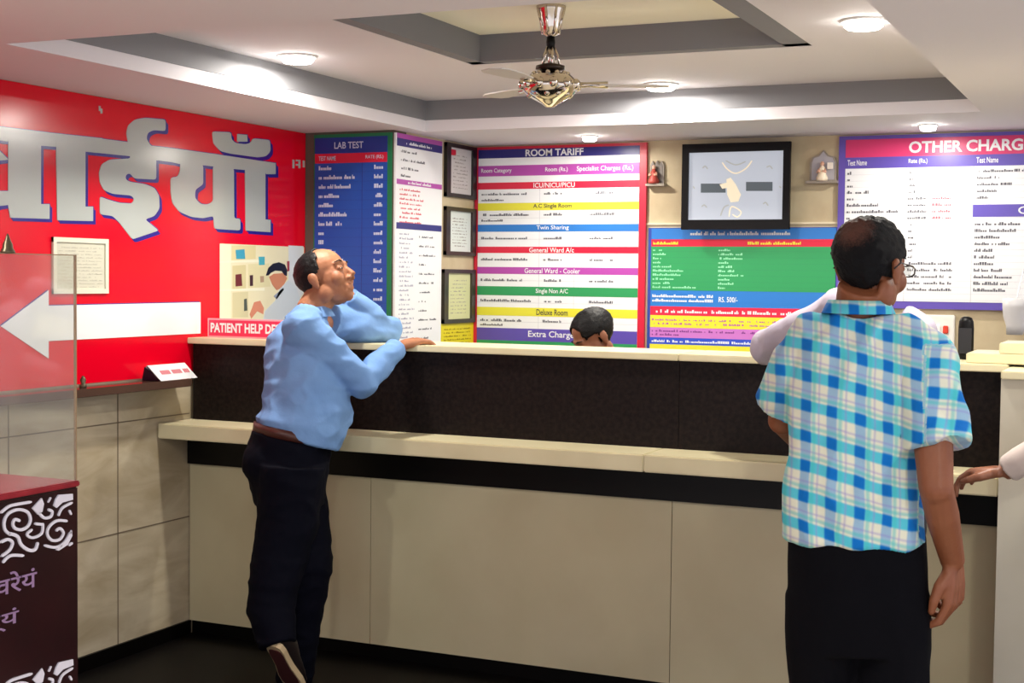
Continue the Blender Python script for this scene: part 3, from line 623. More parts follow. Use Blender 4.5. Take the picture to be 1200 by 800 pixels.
for dz in (0, zsh):
    for pts, w in STR:
        q = [gz(*p)+Vector((0, dz)) for p in pts]; GP.stroke(mb, q, w/6.667*.00182, SCW, .0, .004)
        q = [Vector((2*(y_r-.002)-p.x, p.y)) for p in q]; GP.stroke(mb, q, w/6.667*.00182, SCW, .0, .004)
    for pts in PG2: GP.poly(mb, [(gz(*p).x, gz(*p).y+dz) for p in pts], SCW, .0, .004)
mb.build('scrollwork', st)
mb = MB(); PU = mat('purple lettering', (140, 112, 150), .5)
a, b2 = hit(-28, 690, 0, GX), hit(43, 672, 0, GX)
GP.text(mb, 'भुवरेयं', a.y, hit(20, 700, 0, GX).z, b2.y, hit(20, 668, 0, GX).z, PU, .001)
a, b2 = hit(-40, 740, 0, GX), hit(22, 730, 0, GX)
GP.text(mb, 'देव्यं', a.y, hit(10, 738, 0, GX).z, b2.y, hit(10, 712, 0, GX).z, PU, .001)
mb.build('lettering', st)
gm = bpy.data.materials.new('thin clear glass'); gm.use_nodes = True; nt = gm.node_tree; nt.nodes.clear()
o_ = nt.nodes.new('ShaderNodeOutputMaterial'); tr = nt.nodes.new('ShaderNodeBsdfTransparent'); tr.inputs[0].default_value = (.93, .95, .94, 1)
gl = nt.nodes.new('ShaderNodeBsdfGlossy'); gl.inputs['Roughness'].default_value = .05; df = nt.nodes.new('ShaderNodeBsdfDiffuse'); df.inputs[0].default_value = (.75, .72, .7, 1)
m1 = nt.nodes.new('ShaderNodeMixShader'); m1.inputs[0].default_value = .07; m2 = nt.nodes.new('ShaderNodeMixShader'); m2.inputs[0].default_value = .10
nt.links.new(tr.outputs[0], m1.inputs[1]); nt.links.new(gl.outputs[0], m1.inputs[2]); nt.links.new(m1.outputs[0], m2.inputs[1]); nt.links.new(df.outputs[0], m2.inputs[2]); nt.links.new(m2.outputs[0], o_.inputs[0])
gs = thing('glass_screen', 'upright clear glass pane standing on the maroon stand', 'glass pane', (GX-.006, 2.4, .95))
mb = MB(); mb.box((GX-.012, 1.7, .951), (GX-.006, 2.962, 1.545), gm); mb.build('pane', gs)
mb = MB(); GE = mat('glass edge', (150, 128, 100), .25)
mb.box((GX-.0125, 2.962, .951), (GX-.0055, 2.966, 1.5455), GE); mb.box((GX-.0125, 1.7, 1.545), (GX-.0055, 2.966, 1.5475), GE); mb.build('polished_edge', gs)
mb = MB(); mb.lathe((GX-.009, 2.722, 1.5475), [(.018, 0), (.018, .004), (.013, .012), (.012, .022), (.007, .032), (.004, .042), (.001, .048)], mat('old bronze', (92, 84, 66), .35, metal=.7), seg=16)
tag(mb.build('bronze_finial'), 'tiny bronze bell shaped finial on top of the glass pane', 'ornament')
# clip on the ledge glass
mb = MB(); y = hit(107, 447, 0, -3.7).y
mb.lathe((-3.74, y, 1.062), [(.014, 0), (.014, .01), (.008, .014), (.012, .03), (.004, .045)], mat('old bronze', (92, 84, 66)), seg=14)
tag(mb.build('ledge_knob'), 'small dark bronze knob standing on the granite ledge below the arrow', 'knob')

# ================================================================== PEOPLE
def remesh(mb, name, parent, m, voxel, smooth_it=4, folds=None, uvf=None):
    """melt the collected shapes into ONE continuous surface"""
    o = mb.build(name+'_src', None, recalc=True)
    r = o.modifiers.new('r', 'REMESH'); r.mode = 'VOXEL'; r.voxel_size = voxel; r.use_smooth_shade = True
    s = o.modifiers.new('s', 'SMOOTH'); s.factor = .5; s.iterations = smooth_it
    bpy.context.view_layer.update(); dg = bpy.context.evaluated_depsgraph_get()
    me = bpy.data.meshes.new_from_object(o.evaluated_get(dg), preserve_all_data_layers=False, depsgraph=dg); me.name = name
    bpy.data.objects.remove(o); me.materials.clear(); me.materials.append(m)
    if folds:
        nn = [v.normal.copy() for v in me.vertices]
        for v, n in zip(me.vertices, nn):
            v.co += n*folds(v.co, n)
    if uvf:
        at = me.attributes.new('weave', 'FLOAT_VECTOR', 'POINT')
        for k, v in enumerate(me.vertices): at.data[k].vector = uvf(v.co)
    for p in me.polygons: p.use_smooth = True
    no = bpy.data.objects.new(name, me); COL.objects.link(no)
    if parent: no.parent = parent; no.matrix_parent_inverse = parent.matrix_world.inverted()
    return no
def basis(fwd, up):
    y = Vector(fwd).normalized(); x = y.cross(Vector(up)).normalized(); z = x.cross(y); return Matrix((x, y, z)).transposed()
def head_shapes(mb, c, M, m, s=1.0, nose=1.0):
    e = lambda p, r: mb.ell(c+M@(Vector(p)*s), [k*s for k in r], m, M, 22)
    tb = lambda ps, rs: mb.tube([c+M@(Vector(p)*s) for p in ps], [r*s for r in rs], m, 12)
    e((0, -.012, .042), (.077, .097, .082)); e((0, .028, -.008), (.063, .064, .090)); e((0, .036, -.062), (.050, .047, .040)); e((0, .062, -.088), (.024, .020, .018))
    for sx in (-1, 1):
        e((sx*.036, .062, -.022), (.026, .026, .030)); e((sx*.052, .0, -.055), (.016, .034, .036))
        e((sx*.079, -.008, -.004), (.007, .017, .030)); e((sx*.083, -.016, .006), (.006, .014, .022)); e((sx*.078, -.004, -.026), (.005, .010, .014))
        e((sx*.013, .098, -.030), (.009, .010, .008)); e((sx*.031, .081, .012), (.015, .011, .010))
    tb([(-.046, .070, .030), (-.02, .083, .033), (.02, .083, .033), (.046, .070, .030)], (.008, .012, .012, .008))
    tb([(0, .086, .024), (0, .100, .0), (0, .112*nose, -.024)], (.007, .009, .012))
    tb([(-.024, .080, -.056), (0, .091, -.053), (.024, .080, -.056)], (.004, .007, .004)); tb([(-.022, .080, -.065), (0, .089, -.066), (.022, .080, -.065)], (.004, .008, .004))
def hair(parent, c, M, m, keep, s=1.0, amp=.004, off=1.055):
    t = bmesh.new(); bmesh.ops.create_uvsphere(t, u_segments=72, v_segments=48, radius=1)
    bad = []
    for v in t.verts:
        p = Vector((v.co.x*.077*off, v.co.y*.097*off-.012, v.co.z*.082*off+.042)); 
        if p.z < .03: p.y = p.y if p.y > -.012 else p.y*(1-.10*(.03-p.z)/.1)
        p.z = p.z if p.z > .0 else p.z*1.25
        v.co = p; p = p+Vector((0, 1, 1))*.007*noise.noise(p*45)
        if not keep(p): bad.append(v)
    bmesh.ops.delete(t, geom=bad, context='VERTS')
    for v in t.verts:
        q = v.co.copy(); v.co += v.co.normalized()*amp*(noise.noise(q*70)+.6*noise.noise(q*160))
    r = bmesh.ops.solidify(t, geom=t.faces[:], thickness=.009)
    o = MB(); T = Matrix.Translation(c) @ M.to_4x4() @ Matrix.Scale(s, 4); o.merge(t, o.mi(m), True, T)
    return o.build('hair', parent)
def eyes(parent, c, M, s=1.0, lid=True):
    for sx in (-1, 1):
        mb = MB(); mb.ell(c+M@(Vector((sx*.031, .0835, .010))*s), [.0105*s, .0085*s, .0045*s], mat('eye white', (206, 198, 190), .25), M, 16)
        mb.ell(c+M@(Vector((sx*.031, .0905, .010))*s), [.005*s, .0025*s, .0040*s], mat('iris dark', (24, 16, 12), .2), M, 12); mb.build('eye', parent)
        mb = MB(); mb.tube([c+M@(Vector(p)*s) for p in ((sx*.016, .094, .036), (sx*.032, .092, .041), (sx*.050, .076, .036))], [.0022*s, .0032*s, .0015*s], mat('brow hair', (20, 16, 16), .8), 8); mb.build('eyebrow', parent)
def hand(mb, w, d, n, side, m, curl=(.25, .35, .3), s=1.0, spread=.10, thumb=1.0, curls=None):
    """w wrist, d towards the fingers, n direction the palm faces, side = towards the thumb"""
    d = Vector(d).normalized(); n = (Vector(n)-d*Vector(n).dot(d)).normalized(); t = Vector(side); t = (t-d*t.dot(d)-n*t.dot(n)).normalized()
    w = Vector(w)
    offs = (.031, .0105, -.0105, -.031); ln = (.92, 1.0, .94, .76)
    for k in range(4):
        kn = w+d*(.088-.004*abs(k-1))*s+t*offs[k]*s; mb.tube([w+t*offs[k]*.55*s, w+d*.045*s+t*offs[k]*.8*s, kn], [.015*s, .0155*s, .0115*s], m, 10)
        ang = 0; p = kn; dd = (d+t*(1.5-k)*spread).normalized(); cu = curls[k] if curls else curl
        pts = [p]; 
        for c_, L in zip(cu, (.042, .026, .021)):
            ang += c_; v = dd*math.cos(ang)+n*math.sin(ang); p = p+v*L*ln[k]*s; pts.append(p)
        mb.tube(pts, [.0105*s, .0092*s, .0084*s, .0068*s], m, 10); mb.ell(pts[-1], [.0068*s]*3, m, seg=10)
    a = w+d*.018*s+t*.018*s; b = w+d*.045*s+t*.046*s+n*.010*s*thumb; c = w+d*.073*s+t*(.056*s)+n*.018*s*thumb; e = w+d*.095*s+t*.054*s+n*.024*s*thumb
    mb.tube([a, b, c, e], [.016*s, .0135*s, .0105*s, .008*s], m, 10); mb.ell(e, [.008*s]*3, m, seg=10)
def limb(mb, pts, rs, m, balls=True):
    mb.tube(pts, rs, m, 16)
    if balls:
        for p, r in zip(pts[:-1], rs[:-1]): mb.ell(p, [r]*3, m, seg=14)
def cloth_noise(amp, sc, seed, stretch=(1, 1, 1)):
    o = Vector((seed, seed*2.3, -seed))
    def f(p, n):
        q = Vector((p.x*stretch[0], p.y*stretch[1], p.z*stretch[2]))*sc+o
        a = noise.noise(q); b = noise.noise(q*2.1+Vector((a*1.5, 0, a)))
        return amp*((1-abs(a)*2.2)*.7+.35*b-.35)
    return f
def shoe(parent, heel, toe, up, um, sm, s=1.0):
    """heel and toe: points of the sole's underside; up: out of the foot's back"""
    heel, toe = Vector(heel), Vector(toe); y = (toe-heel).normalized(); u = (Vector(up)-y*Vector(up).dot(y)).normalized(); x = y.cross(u); L = (toe-heel).length
    mb = MB(); mb.loft([(heel+y*L*a+u*(h*.5+.018), x*w, u*(h*.5)) for a, w, h in ((.0, .018, .03), (.03, .030, .065), (.15, .035, .085), (.32, .036, .085), (.5, .040, .062), (.7, .046, .045), (.88, .040, .036), (.97, .026, .024), (1.0, .012, .014))], um, 20)
    up_ = mb.build('shoe', parent)
    mb = MB(); prof = ((.0, .016), (.03, .030), (.12, .036), (.3, .034), (.45, .036), (.7, .048), (.85, .046), (.95, .034), (1.0, .014))
    pts = [heel+y*L*a+x*w for a, w in prof]+[heel+y*L*a-x*w for a, w in reversed(prof)]; mb.prism(pts, u*.022, sm); so_ = mb.build('sole', up_)
    q0 = heel+y*L*.5; mb = MB(); mb.prism([q0+(p-q0)*.84-u*.003 for p in pts], u*.004, mat('dark red rubber', (70, 24, 26), .7)); mb.build('tread', so_)
    return up_
def collar(parent, c, M, m, r=.066, h=.032, tilt=.25, gap=.5):
    mb = MB(); i = mb.mi(m); n = 36; A_ = []
    for k in range(n+1):
        a = math.pi/2+gap/2+(2*math.pi-gap)*k/n; x, y = math.cos(a), math.sin(a); fr = max(0, y)
        f = lambda rr, z: mb.bm.verts.new(c+M@Vector((x*rr, y*rr*1.02, z)))
        A_.append((f(r, -.006), f(r*.95, h*(1-.35*fr)), f(r*1.05, h*(1-.35*fr)-.001), f(r*1.26, -.004-.022*fr)))
    for a, b in zip(A_, A_[1:]):
        for j in range(3): g = mb.bm.faces.new((a[j], b[j], b[j+1], a[j+1])); g.material_index = i; g.smooth = True
    return mb.build('collar', parent, recalc=False)

SKIN1 = mat('warm brown skin', (172, 116, 84), .55, spec=.35, bump=(60, .12), var=(18, (152, 98, 68)))
SKIN2 = mat('dark brown skin', (124, 74, 48), .5, spec=.35, bump=(60, .12), var=(18, (120, 70, 46)))
SKIN3 = mat('brown skin', (150, 96, 70), .45, bump=(120, .05), var=(18, (134, 84, 62)))
HAIRM = mat('black hair', (6, 5, 7), .5, bump=(180, .3), spec=.25)

# ---------------------------------------------------------- man in the blue shirt
m1_ = thing('person', 'man in light blue shirt leaning on the counter gazing upward, one foot raised', 'person', P(345, 812, 5.35)*1.0)
fc = (RH*.94+FH*.34).normalized(); sd = ZZ.cross(fc).normalized()     # facing; sd = his left (away from us)
BL = mat('light blue shirt cloth', (116, 154, 204), .8, bump=(13, .55), spec=.25, var=(5, (106, 144, 196)))
JN = mat('very dark navy denim', (4, 5, 17), .85, bump=(200, .1), spec=.1)
hipc, nb, hc = P(337, 530, 5.42), P(366, 368, 5.56), P(382, 329, 5.58)
hf1 = (RH*.93-FH*.30).normalized(); hM = basis(hf1*math.cos(.42)+ZZ*math.sin(.42), ZZ*math.cos(.42)-hf1*math.sin(.42)+FH*.10)
shR, elR, wrR = P(353, 385, 5.38), P(424, 448, 5.46), P(466, 406, 5.68)
shL, elL, wrL = P(385, 378, 5.76), P(455, 386, 5.93), P(407, 345, 5.80)
kn1, an1 = P(361, 662, 5.42), P(347, 792, 5.52)      # standing leg
kn2, an2 = P(324, 668, 5.30), P(324, 756, 5.22)      # crossed leg, heel up
b0 = MB(); sk = SKIN1
head_shapes(b0, hc, hM, sk, 1.06); b0.ell(hc+hM@Vector((0, .045, -.075)), (.05, .045, .03), sk, hM); b0.tube([hc+hM@Vector((0, -.025, -.04)), nb+ZZ*.02, nb-ZZ*.03], [.062, .062, .066], sk, 20)
for p, a, bb in ((P(360, 400, 5.56), .10, .15), (P(358, 450, 5.5), .12, .14), (P(350, 500, 5.45), .12, .14), (hipc, .11, .14)): b0.ell(p, (a, a, .09), sk)
for q in (shR, shL): b0.ell(q, (.045, .045, .045), sk); b0.tube([q, nb-ZZ*.04], [.04, .05], sk)
limb(b0, [shR, elR, wrR], [.040, .034, .026], sk); limb(b0, [shL, elL, wrL], [.040, .034, .026], sk)
for k_, a_, hp in ((kn1, an1, hipc+sd*.08), (kn2, an2, hipc-sd*.08)): limb(b0, [hp, k_, a_], [.075, .05, .036], sk)
hd_ = (P(492, 403, 5.74)-wrR).normalized()
hand(b0, wrR+hd_*.004, hd_+ZZ*.16, -ZZ, ZZ.cross(hd_)*1, sk, s=1.12, curl=(.35, .45, .35))
hand(b0, wrL, P(372, 326, 5.73)-wrL, -FH, ZZ, sk, curl=(.3, .4, .3), s=.92)
remesh(b0, 'body', m1_, sk, .0045, 3)
hair(m1_, hc, hM, HAIRM, lambda p: (p.z > .02 and p.y < .012 + (.0 if abs(p.x) < .05 else .014)) or (-.085 < p.z <= .02 and p.y < (-.028 if p.z < -.01 else .006)), s=1.06, amp=.003)
eyes(m1_, hc, hM, 1.06)
s0_ = MB(); sk = BL
ax = lambda a, b, t=0: (fc*a+ZZ*t*a, sd*b)
s0_.loft([(P(350, 515, 5.43), fc*.150-ZZ*.045, sd*.165), (P(352, 498, 5.44), fc*.176-ZZ*.035, sd*.178), (P(359, 478, 5.46), *ax(.175, .18)), (P(359, 450, 5.48), *ax(.158, .178)), (P(354, 420, 5.51), *ax(.142, .185)), (P(352, 395, 5.54), *ax(.122, .18)), (P(357, 377, 5.56), *ax(.085, .13)), (P(364, 366, 5.565), *ax(.06, .07))], sk)
s0_.ell(P(375, 484, 5.46), (.125, .13, .120), sk)
for sh, el, wr, r in ((shR, elR, wrR, 1.0), (shL, elL, wrL, 1.0)):
    s0_.ell(sh, (.072, .072, .07), sk); cuff = el+(wr-el)*.97
    s0_.tube([sh+(nb-sh)*.35, sh, sh+(el-sh)*.5, el, el+(wr-el)*.4, el+(wr-el)*.82, cuff], [.080, .080, .072, .062, .056, .046, .043], sk, 20); s0_.ell(el, (.061,)*3, sk)
    s0_.tube([el+(wr-el)*.78, cuff], [.046, .046], sk, 20)
s0_.tube([P(352, 382, 5.46), P(366, 372, 5.56)], [.07, .06], sk, 16)
remesh(s0_, 'shirt', m1_, BL, .006, 12, cloth_noise(.011, 8, 3.1, (1, 1, 1.6)))
collar(m1_, nb-ZZ*.005+fc*.004, basis(fc*.95+ZZ*.3, ZZ-fc*.25), BL, .064, .036, gap=.7)
t0_ = MB(); sk = JN
t0_.loft([(P(341, 512, 5.43), fc*.146-ZZ*.03, sd*.158), (P(338, 530, 5.43), *ax(.160, .172)), (P(337, 560, 5.42), *ax(.150, .172)), (P(339, 590, 5.41), *ax(.13, .165))], sk)
t0_.tube([hipc+sd*.08-ZZ*.04+fc*.02, P(352, 610, 5.45), kn1, P(350, 730, 5.46), P(345, 800, 5.50)], [.125, .112, .096, .084, .072], sk, 20)
t0_.tube([hipc-sd*.08-ZZ*.04, P(338, 610, 5.34), kn2, P(317, 715, 5.27), P(326, 757, 5.22)], [.128, .118, .100, .088, .070], sk, 20)
t0_.ell(P(322, 542, 5.40), (.12, .13, .11), sk)
remesh(t0_, 'trousers', m1_, JN, .007, 5, cloth_noise(.007, 8, 8.4, (1, 1, 1.8)))
mb = MB(); cb = P(343, 508, 5.43); mb.loft([(cb-ZZ*.018, fc*.150-ZZ*.03, sd*.164), (cb+ZZ*.018+fc*.004, fc*.150-ZZ*.03, sd*.164)], mat('brown leather belt', (66, 30, 24), .4), 36); mb.build('belt', m1_)
SH = mat('very dark brown shoe leather', (22, 12, 12), .5); SOL = mat('tan shoe sole', (190, 168, 132), .6)
hl = P(319, 757, 5.17); te = P(347, 812, 5.36); te.z = FL+.004
shoe(m1_, hl, te, FH*.9+RH*.45+ZZ*.3, SH, SOL)
hl = P(338, 812, 5.48); hl.z = FL+.002; te = hl+(FH*.95+RH*.1)*.26; te.z = FL+.002; shoe(m1_, hl, te, ZZ, SH, SOL)

# ---------------------------------------------------------- plaid man
m2_ = thing('person', 'man in a blue and white plaid short sleeved shirt with glasses, seen from behind', 'person', (P(1005, 1000, 3.64).x, P(1005, 1000, 3.64).y, FL))
fb = (FH*.98+RH*.18).normalized(); rs_ = fb.cross(ZZ).normalized()      # body facing away from us; rs_ = his right
SK = SKIN2
hc = P(1020, 316, 3.66); hf = (FH*.68+RH*.73).normalized(); hM = basis(hf*.99-ZZ*.10, ZZ)
nb = P(1006, 366, 3.67)
shR, elR, wrR = P(1088, 430, 3.60), P(1097, 572, 3.50), P(1117, 660, 3.62)
shL, elL, wrL = P(934, 430, 3.74), P(917, 492, 3.86), P(940, 520, 4.10)
hip = P(1005, 650, 3.67); kR, aR = P(1045, 850, 3.62), P(1045, 985, 3.64); kL, aL = P(965, 850, 3.72), P(965, 985, 3.72)
b0 = MB(); head_shapes(b0, hc, hM, SK, 1.04); b0.tube([hc+hM@Vector((0, -.03, -.045)), nb+ZZ*.01, nb-ZZ*.05], [.062, .060, .070], SK, 20)
for p in (P(1006, 420, 3.67), P(1005, 480, 3.67), P(1003, 540, 3.67), P(1003, 600, 3.67), hip): b0.ell(p, (.12, .09, .10), SK, basis(fb, ZZ))
for q in (shR, shL): b0.tube([q, nb-ZZ*.06], [.045, .055], SK); b0.ell(q, (.05,)*3, SK)
limb(b0, [shR, shR.lerp(elR, .55), elR, elR.lerp(wrR, .35), wrR], [.050, .050, .042, .042, .030], SK); limb(b0, [shL, elL, wrL], [.050, .040, .030], SK)
limb(b0, [hip+rs_*.08, kR, aR+ZZ*.02], [.09, .055, .04], SK); limb(b0, [hip-rs_*.08, kL, aL+ZZ*.02], [.09, .055, .04], SK)
hand(b0, wrR, P(1117, 735, 3.62)-wrR, -RH*.6+FH*.5, -RH*.75-FH*.55, SK, s=1.22, curls=[(.45, .7, .5), (.6, .9, .6), (.7, 1.0, .6), (.8, 1.0, .7)])
hand(b0, wrL, P(945, 530, 4.3)-wrL, -ZZ, RH, SK, s=1.0)
remesh(b0, 'body', m2_, SK, .0045, 3)
HG = bpy.data.materials.new('thinning black hair'); HG.use_nodes = True; nt = HG.node_tree; bs = nt.nodes['Principled BSDF']
g1 = nt.nodes.new('ShaderNodeNewGeometry'); sp = nt.nodes.new('ShaderNodeVectorMath'); sp.operation = 'DISTANCE'; sp.inputs[1].default_value = P(1000, 268, 3.59)
nt.links.new(g1.outputs['Position'], sp.inputs[0]); nz = nt.nodes.new('ShaderNodeTexNoise'); nz.inputs['Scale'].default_value = 40; nz.inputs['Detail'].default_value = 6
ad = nt.nodes.new('ShaderNodeMath'); ad.operation = 'MULTIPLY_ADD'; ad.inputs[1].default_value = .05; nt.links.new(nz.outputs[0], ad.inputs[0]); nt.links.new(sp.outputs['Value'], ad.inputs[2])
rp = nt.nodes.new('ShaderNodeValToRGB'); rp.color_ramp.elements[0].position = .05; rp.color_ramp.elements[0].color = (*srgb((92, 60, 50)), 1); rp.color_ramp.elements[1].position = .085; rp.color_ramp.elements[1].color = (*srgb((8, 8, 12)), 1)
nt.links.new(ad.outputs[0], rp.inputs[0]); nt.links.new(rp.outputs[0], bs.inputs['Base Color']); bs.inputs['Roughness'].default_value = .65; bs.inputs['Specular IOR Level'].default_value = .2
bp = nt.nodes.new('ShaderNodeBump'); bp.inputs['Strength'].default_value = .6; bp.inputs['Distance'].default_value = .01
nz2 = nt.nodes.new('ShaderNodeTexNoise'); nz2.inputs['Scale'].default_value = 220; nt.links.new(nz2.outputs[0], bp.inputs['Height']); nt.links.new(bp.outputs[0], bs.inputs['Normal'])
hair(m2_, hc, hM, HG, lambda p: (p.z > .03 and p.y < .045) or (-.085 < p.z <= .03 and p.y < (-.030 if p.z < -.02 else .018)), s=1.06, amp=.0045, off=1.06)
eyes(m2_, hc, hM, 1.04)
mb = MB(); GF = mat('dark spectacle frame', (30, 20, 20), .3)
for sx in (-1, 1):
    ring = [hc+hM@(Vector((sx*.034+.024*math.cos(a)*(1+.15*abs(math.sin(2*a))), .106, .008+.013*math.sin(a)*(1+.2*abs(math.sin(2*a)))))*1.04) for a in [k*math.pi/8 for k in range(17)]]; mb.tube(ring, .0022, GF, 6)
    mb.tube([hc+hM@(Vector(p)*1.04) for p in ((sx*.058, .106, .014), (sx*.086, .05, .014), (sx*.090, -.01, .016), (sx*.086, -.03, .0))], .0022, GF, 6)
mb.tube([hc+hM@(Vector(p)*1.04) for p in ((-.01, .109, .012), (0, .112, .014), (.01, .109, .012))], .002, GF, 6); gz_ = mb.build('spectacles', m2_)
mb = MB()
for sx in (-1, 1): mb.lathe(hc+hM@(Vector((sx*.034, .1075, .008))*1.04), [(.001, 0), (.0145, 0), (.0145, .001), (.001, .001)], gm, hM@Vector((0, 1, 0)), 20)
mb.build('lenses', gz_)

def plaid_material():
    m = bpy.data.materials.new('blue white plaid cotton'); m.use_nodes = True; nt = m.node_tree; b = nt.nodes['Principled BSDF']; b.inputs['Roughness'].default_value = .8; b.inputs['Specular IOR Level'].default_value = .2
    at = nt.nodes.new('ShaderNodeAttribute'); at.attribute_name = 'weave'; nz = nt.nodes.new('ShaderNodeTexNoise'); nz.inputs['Scale'].default_value = 6
    nt.links.new(at.outputs['Vector'], nz.inputs['Vector']); wa = nt.nodes.new('ShaderNodeVectorMath'); wa.operation = 'MULTIPLY_ADD'; wa.inputs[1].default_value = (.02, .02, 0)
    nt.links.new(nz.outputs['Color'], wa.inputs[0]); nt.links.new(at.outputs['Vector'], wa.inputs[2]); sx = nt.nodes.new('ShaderNodeSeparateXYZ'); nt.links.new(wa.outputs[0], sx.inputs[0])
    def mth(op, a, b_=None, c=None):
        n = nt.nodes.new('ShaderNodeMath'); n.operation = op
        for k, v in enumerate((a, b_, c)):
            if v is None: continue
            if hasattr(v, 'links'): nt.links.new(v, n.inputs[k])
            else: n.inputs[k].default_value = v
        return n.outputs[0]
    def band(src, per, c0, w, ph=0):     # 1 inside a stripe centred at c0 (fraction), half width w
        f = mth('FRACT', mth('ADD', mth('DIVIDE', src, per), ph)); d = mth('ABSOLUTE', mth('SUBTRACT', f, c0))
        n = nt.nodes.new('ShaderNodeMapRange'); n.interpolation_type = 'SMOOTHSTEP'; n.inputs[1].default_value = w+.05; n.inputs[2].default_value = w-.05; nt.links.new(d, n.inputs[0]); return n.outputs[0]
    def mix(fac, c1, c2):
        n = nt.nodes.new('ShaderNodeMix'); n.data_type = 'RGBA'; nt.links.new(fac, n.inputs[0])
        for k, c in ((6, c1), (7, c2)):
            if hasattr(c, 'links'): nt.links.new(c, n.inputs[k])
            else: n.inputs[k].default_value = (*srgb(c), 1)
        return n.outputs[2]
    PX, PY = .066, .076
    X, Y = sx.outputs[0], sx.outputs[1]
    bx, by = band(X, PX, .30, .19), band(Y, PY, .32, .19)
    tx, ty = band(X, PX, .60, .07), band(Y, PY, .64, .06); lx, ly = band(X, PX, .80, .03), band(Y, PY, .82, .03)
    c = mix(by, (208, 210, 192), (78, 180, 200)); n1 = mth('MULTIPLY', bx, .62); c = mix(n1, c, (34, 136, 196)); both = mth('MULTIPLY', bx, by); c = mix(both, c, (0, 100, 180))
    c = mix(mth('MULTIPLY', tx, .55), c, (60, 178, 180)); c = mix(mth('MULTIPLY', ty, .55), c, (60, 178, 180)); c = mix(mth('MULTIPLY', lx, .5), c, (130, 120, 190)); c = mix(mth('MULTIPLY', ly, .5), c, (130, 120, 190))
    tc = nt.nodes.new('ShaderNodeTexCoord'); n3 = nt.nodes.new('ShaderNodeTexNoise'); n3.inputs['Scale'].default_value = 12; n3.inputs['Detail'].default_value = 4
    b3 = nt.nodes.new('ShaderNodeBump'); b3.inputs['Strength'].default_value = .6; b3.inputs['Distance'].default_value = .012
    nt.links.new(tc.outputs['Object'], n3.inputs['Vector']); nt.links.new(n3.outputs[0], b3.inputs['Height']); nt.links.new(b3.outputs[0], b.inputs['Normal'])
    nt.links.new(c, b.inputs['Base Color']); return m
PLAID = plaid_material()
s0_ = MB(); sk = PLAID
ax = lambda a, b: (rs_*a, fb*b)
s0_.loft([(P(1003, 634, 3.67), *ax(.183, .125)), (P(1003, 620, 3.67), *ax(.184, .126)), (P(1001, 580, 3.67), *ax(.182, .124)), (P(1003, 530, 3.67), *ax(.178, .12)), (P(1007, 480, 3.67), *ax(.178, .122)), (P(1007, 435, 3.67), *ax(.182, .12)), (P(1006, 405, 3.67), *ax(.168, .105)), (P(1006, 385, 3.67), *ax(.115, .085)), (P(1006, 368, 3.67), *ax(.078, .07))], sk, 40)
seR = shR.lerp(elR, .66); seL = shL.lerp(elL, .70)
s0_.tube([nb-ZZ*.055, P(1052, 396, 3.64), shR, shR.lerp(elR, .35), seR+RH*.012], [.07, .072, .084, .082, .082], sk, 24); s0_.ell(shR, (.085,)*3, sk)
s0_.tube([nb-ZZ*.055, P(955, 398, 3.70), shL, shL.lerp(elL, .5), seL], [.07, .072, .082, .078, .078], sk, 24); s0_.ell(shL, (.08,)*3, sk)
dR, dL = (elR-shR).normalized(), (elL-shL).normalized(); bc = P(1005, 500, 3.67)
perR = dR.cross(fb).normalized()
def weave(p):
    if (p-bc).dot(rs_) > .150 and (p-shR).dot(rs_) > -.055 and p.z < shR.z+.06: return Vector(((p-shR).dot(-perR)+.25+.4*(p-shR).dot(fb), (p-shR).dot(dR)*1.0+.3, 0))
    return Vector(((p-bc).dot(rs_)+.5*max(0, abs((p-bc).dot(rs_))-.15)*0+.5*(p-bc).dot(fb)*0+1, p.z+.04*math.sin((p-bc).dot(rs_)*7), 0))
remesh(s0_, 'shirt', m2_, PLAID, .006, 4, cloth_noise(.017, 6, 5.7, (1.5, 1.5, .8)), weave)
co = collar(m2_, nb+ZZ*.002, basis(fb, ZZ-fb*.1), PLAID, .074, .030, gap=.6)
at = co.data.attributes.new('weave', 'FLOAT_VECTOR', 'POINT')
for k, v in enumerate(co.data.vertices): at.data[k].vector = Vector(((v.co-bc).dot(rs_)+1.02, v.co.z+.03, 0))
TB = mat('black trouser cloth', (3, 3, 8), .85, bump=(200, .1), spec=.1)
t0_ = MB(); sk = TB
t0_.loft([(P(1004, 622, 3.67), *ax(.172, .118)), (P(1004, 660, 3.67), *ax(.176, .125)), (P(1005, 710, 3.67), *ax(.178, .125)), (P(1006, 760, 3.67), *ax(.174, .118))], sk, 36)
t0_.tube([hip+rs_*.085-ZZ*.1, P(1046, 760, 3.65), kR, P(1044, 990, 3.64)], [.098, .098, .082, .075], sk, 20); t0_.tube([hip-rs_*.085-ZZ*.1, P(966, 760, 3.69), kL, P(967, 990, 3.70)], [.098, .098, .082, .075], sk, 20)
remesh(t0_, 'trousers', m2_, TB, .007, 5, cloth_noise(.005, 8, 2.2, (1.3, 1.3, .7)))
for a in (aR, aL):
    h_ = Vector((a.x, a.y, FL+.002))-fb*.07; shoe(m2_, h_, h_+fb*.28, ZZ, BLACKP, BLACKP)

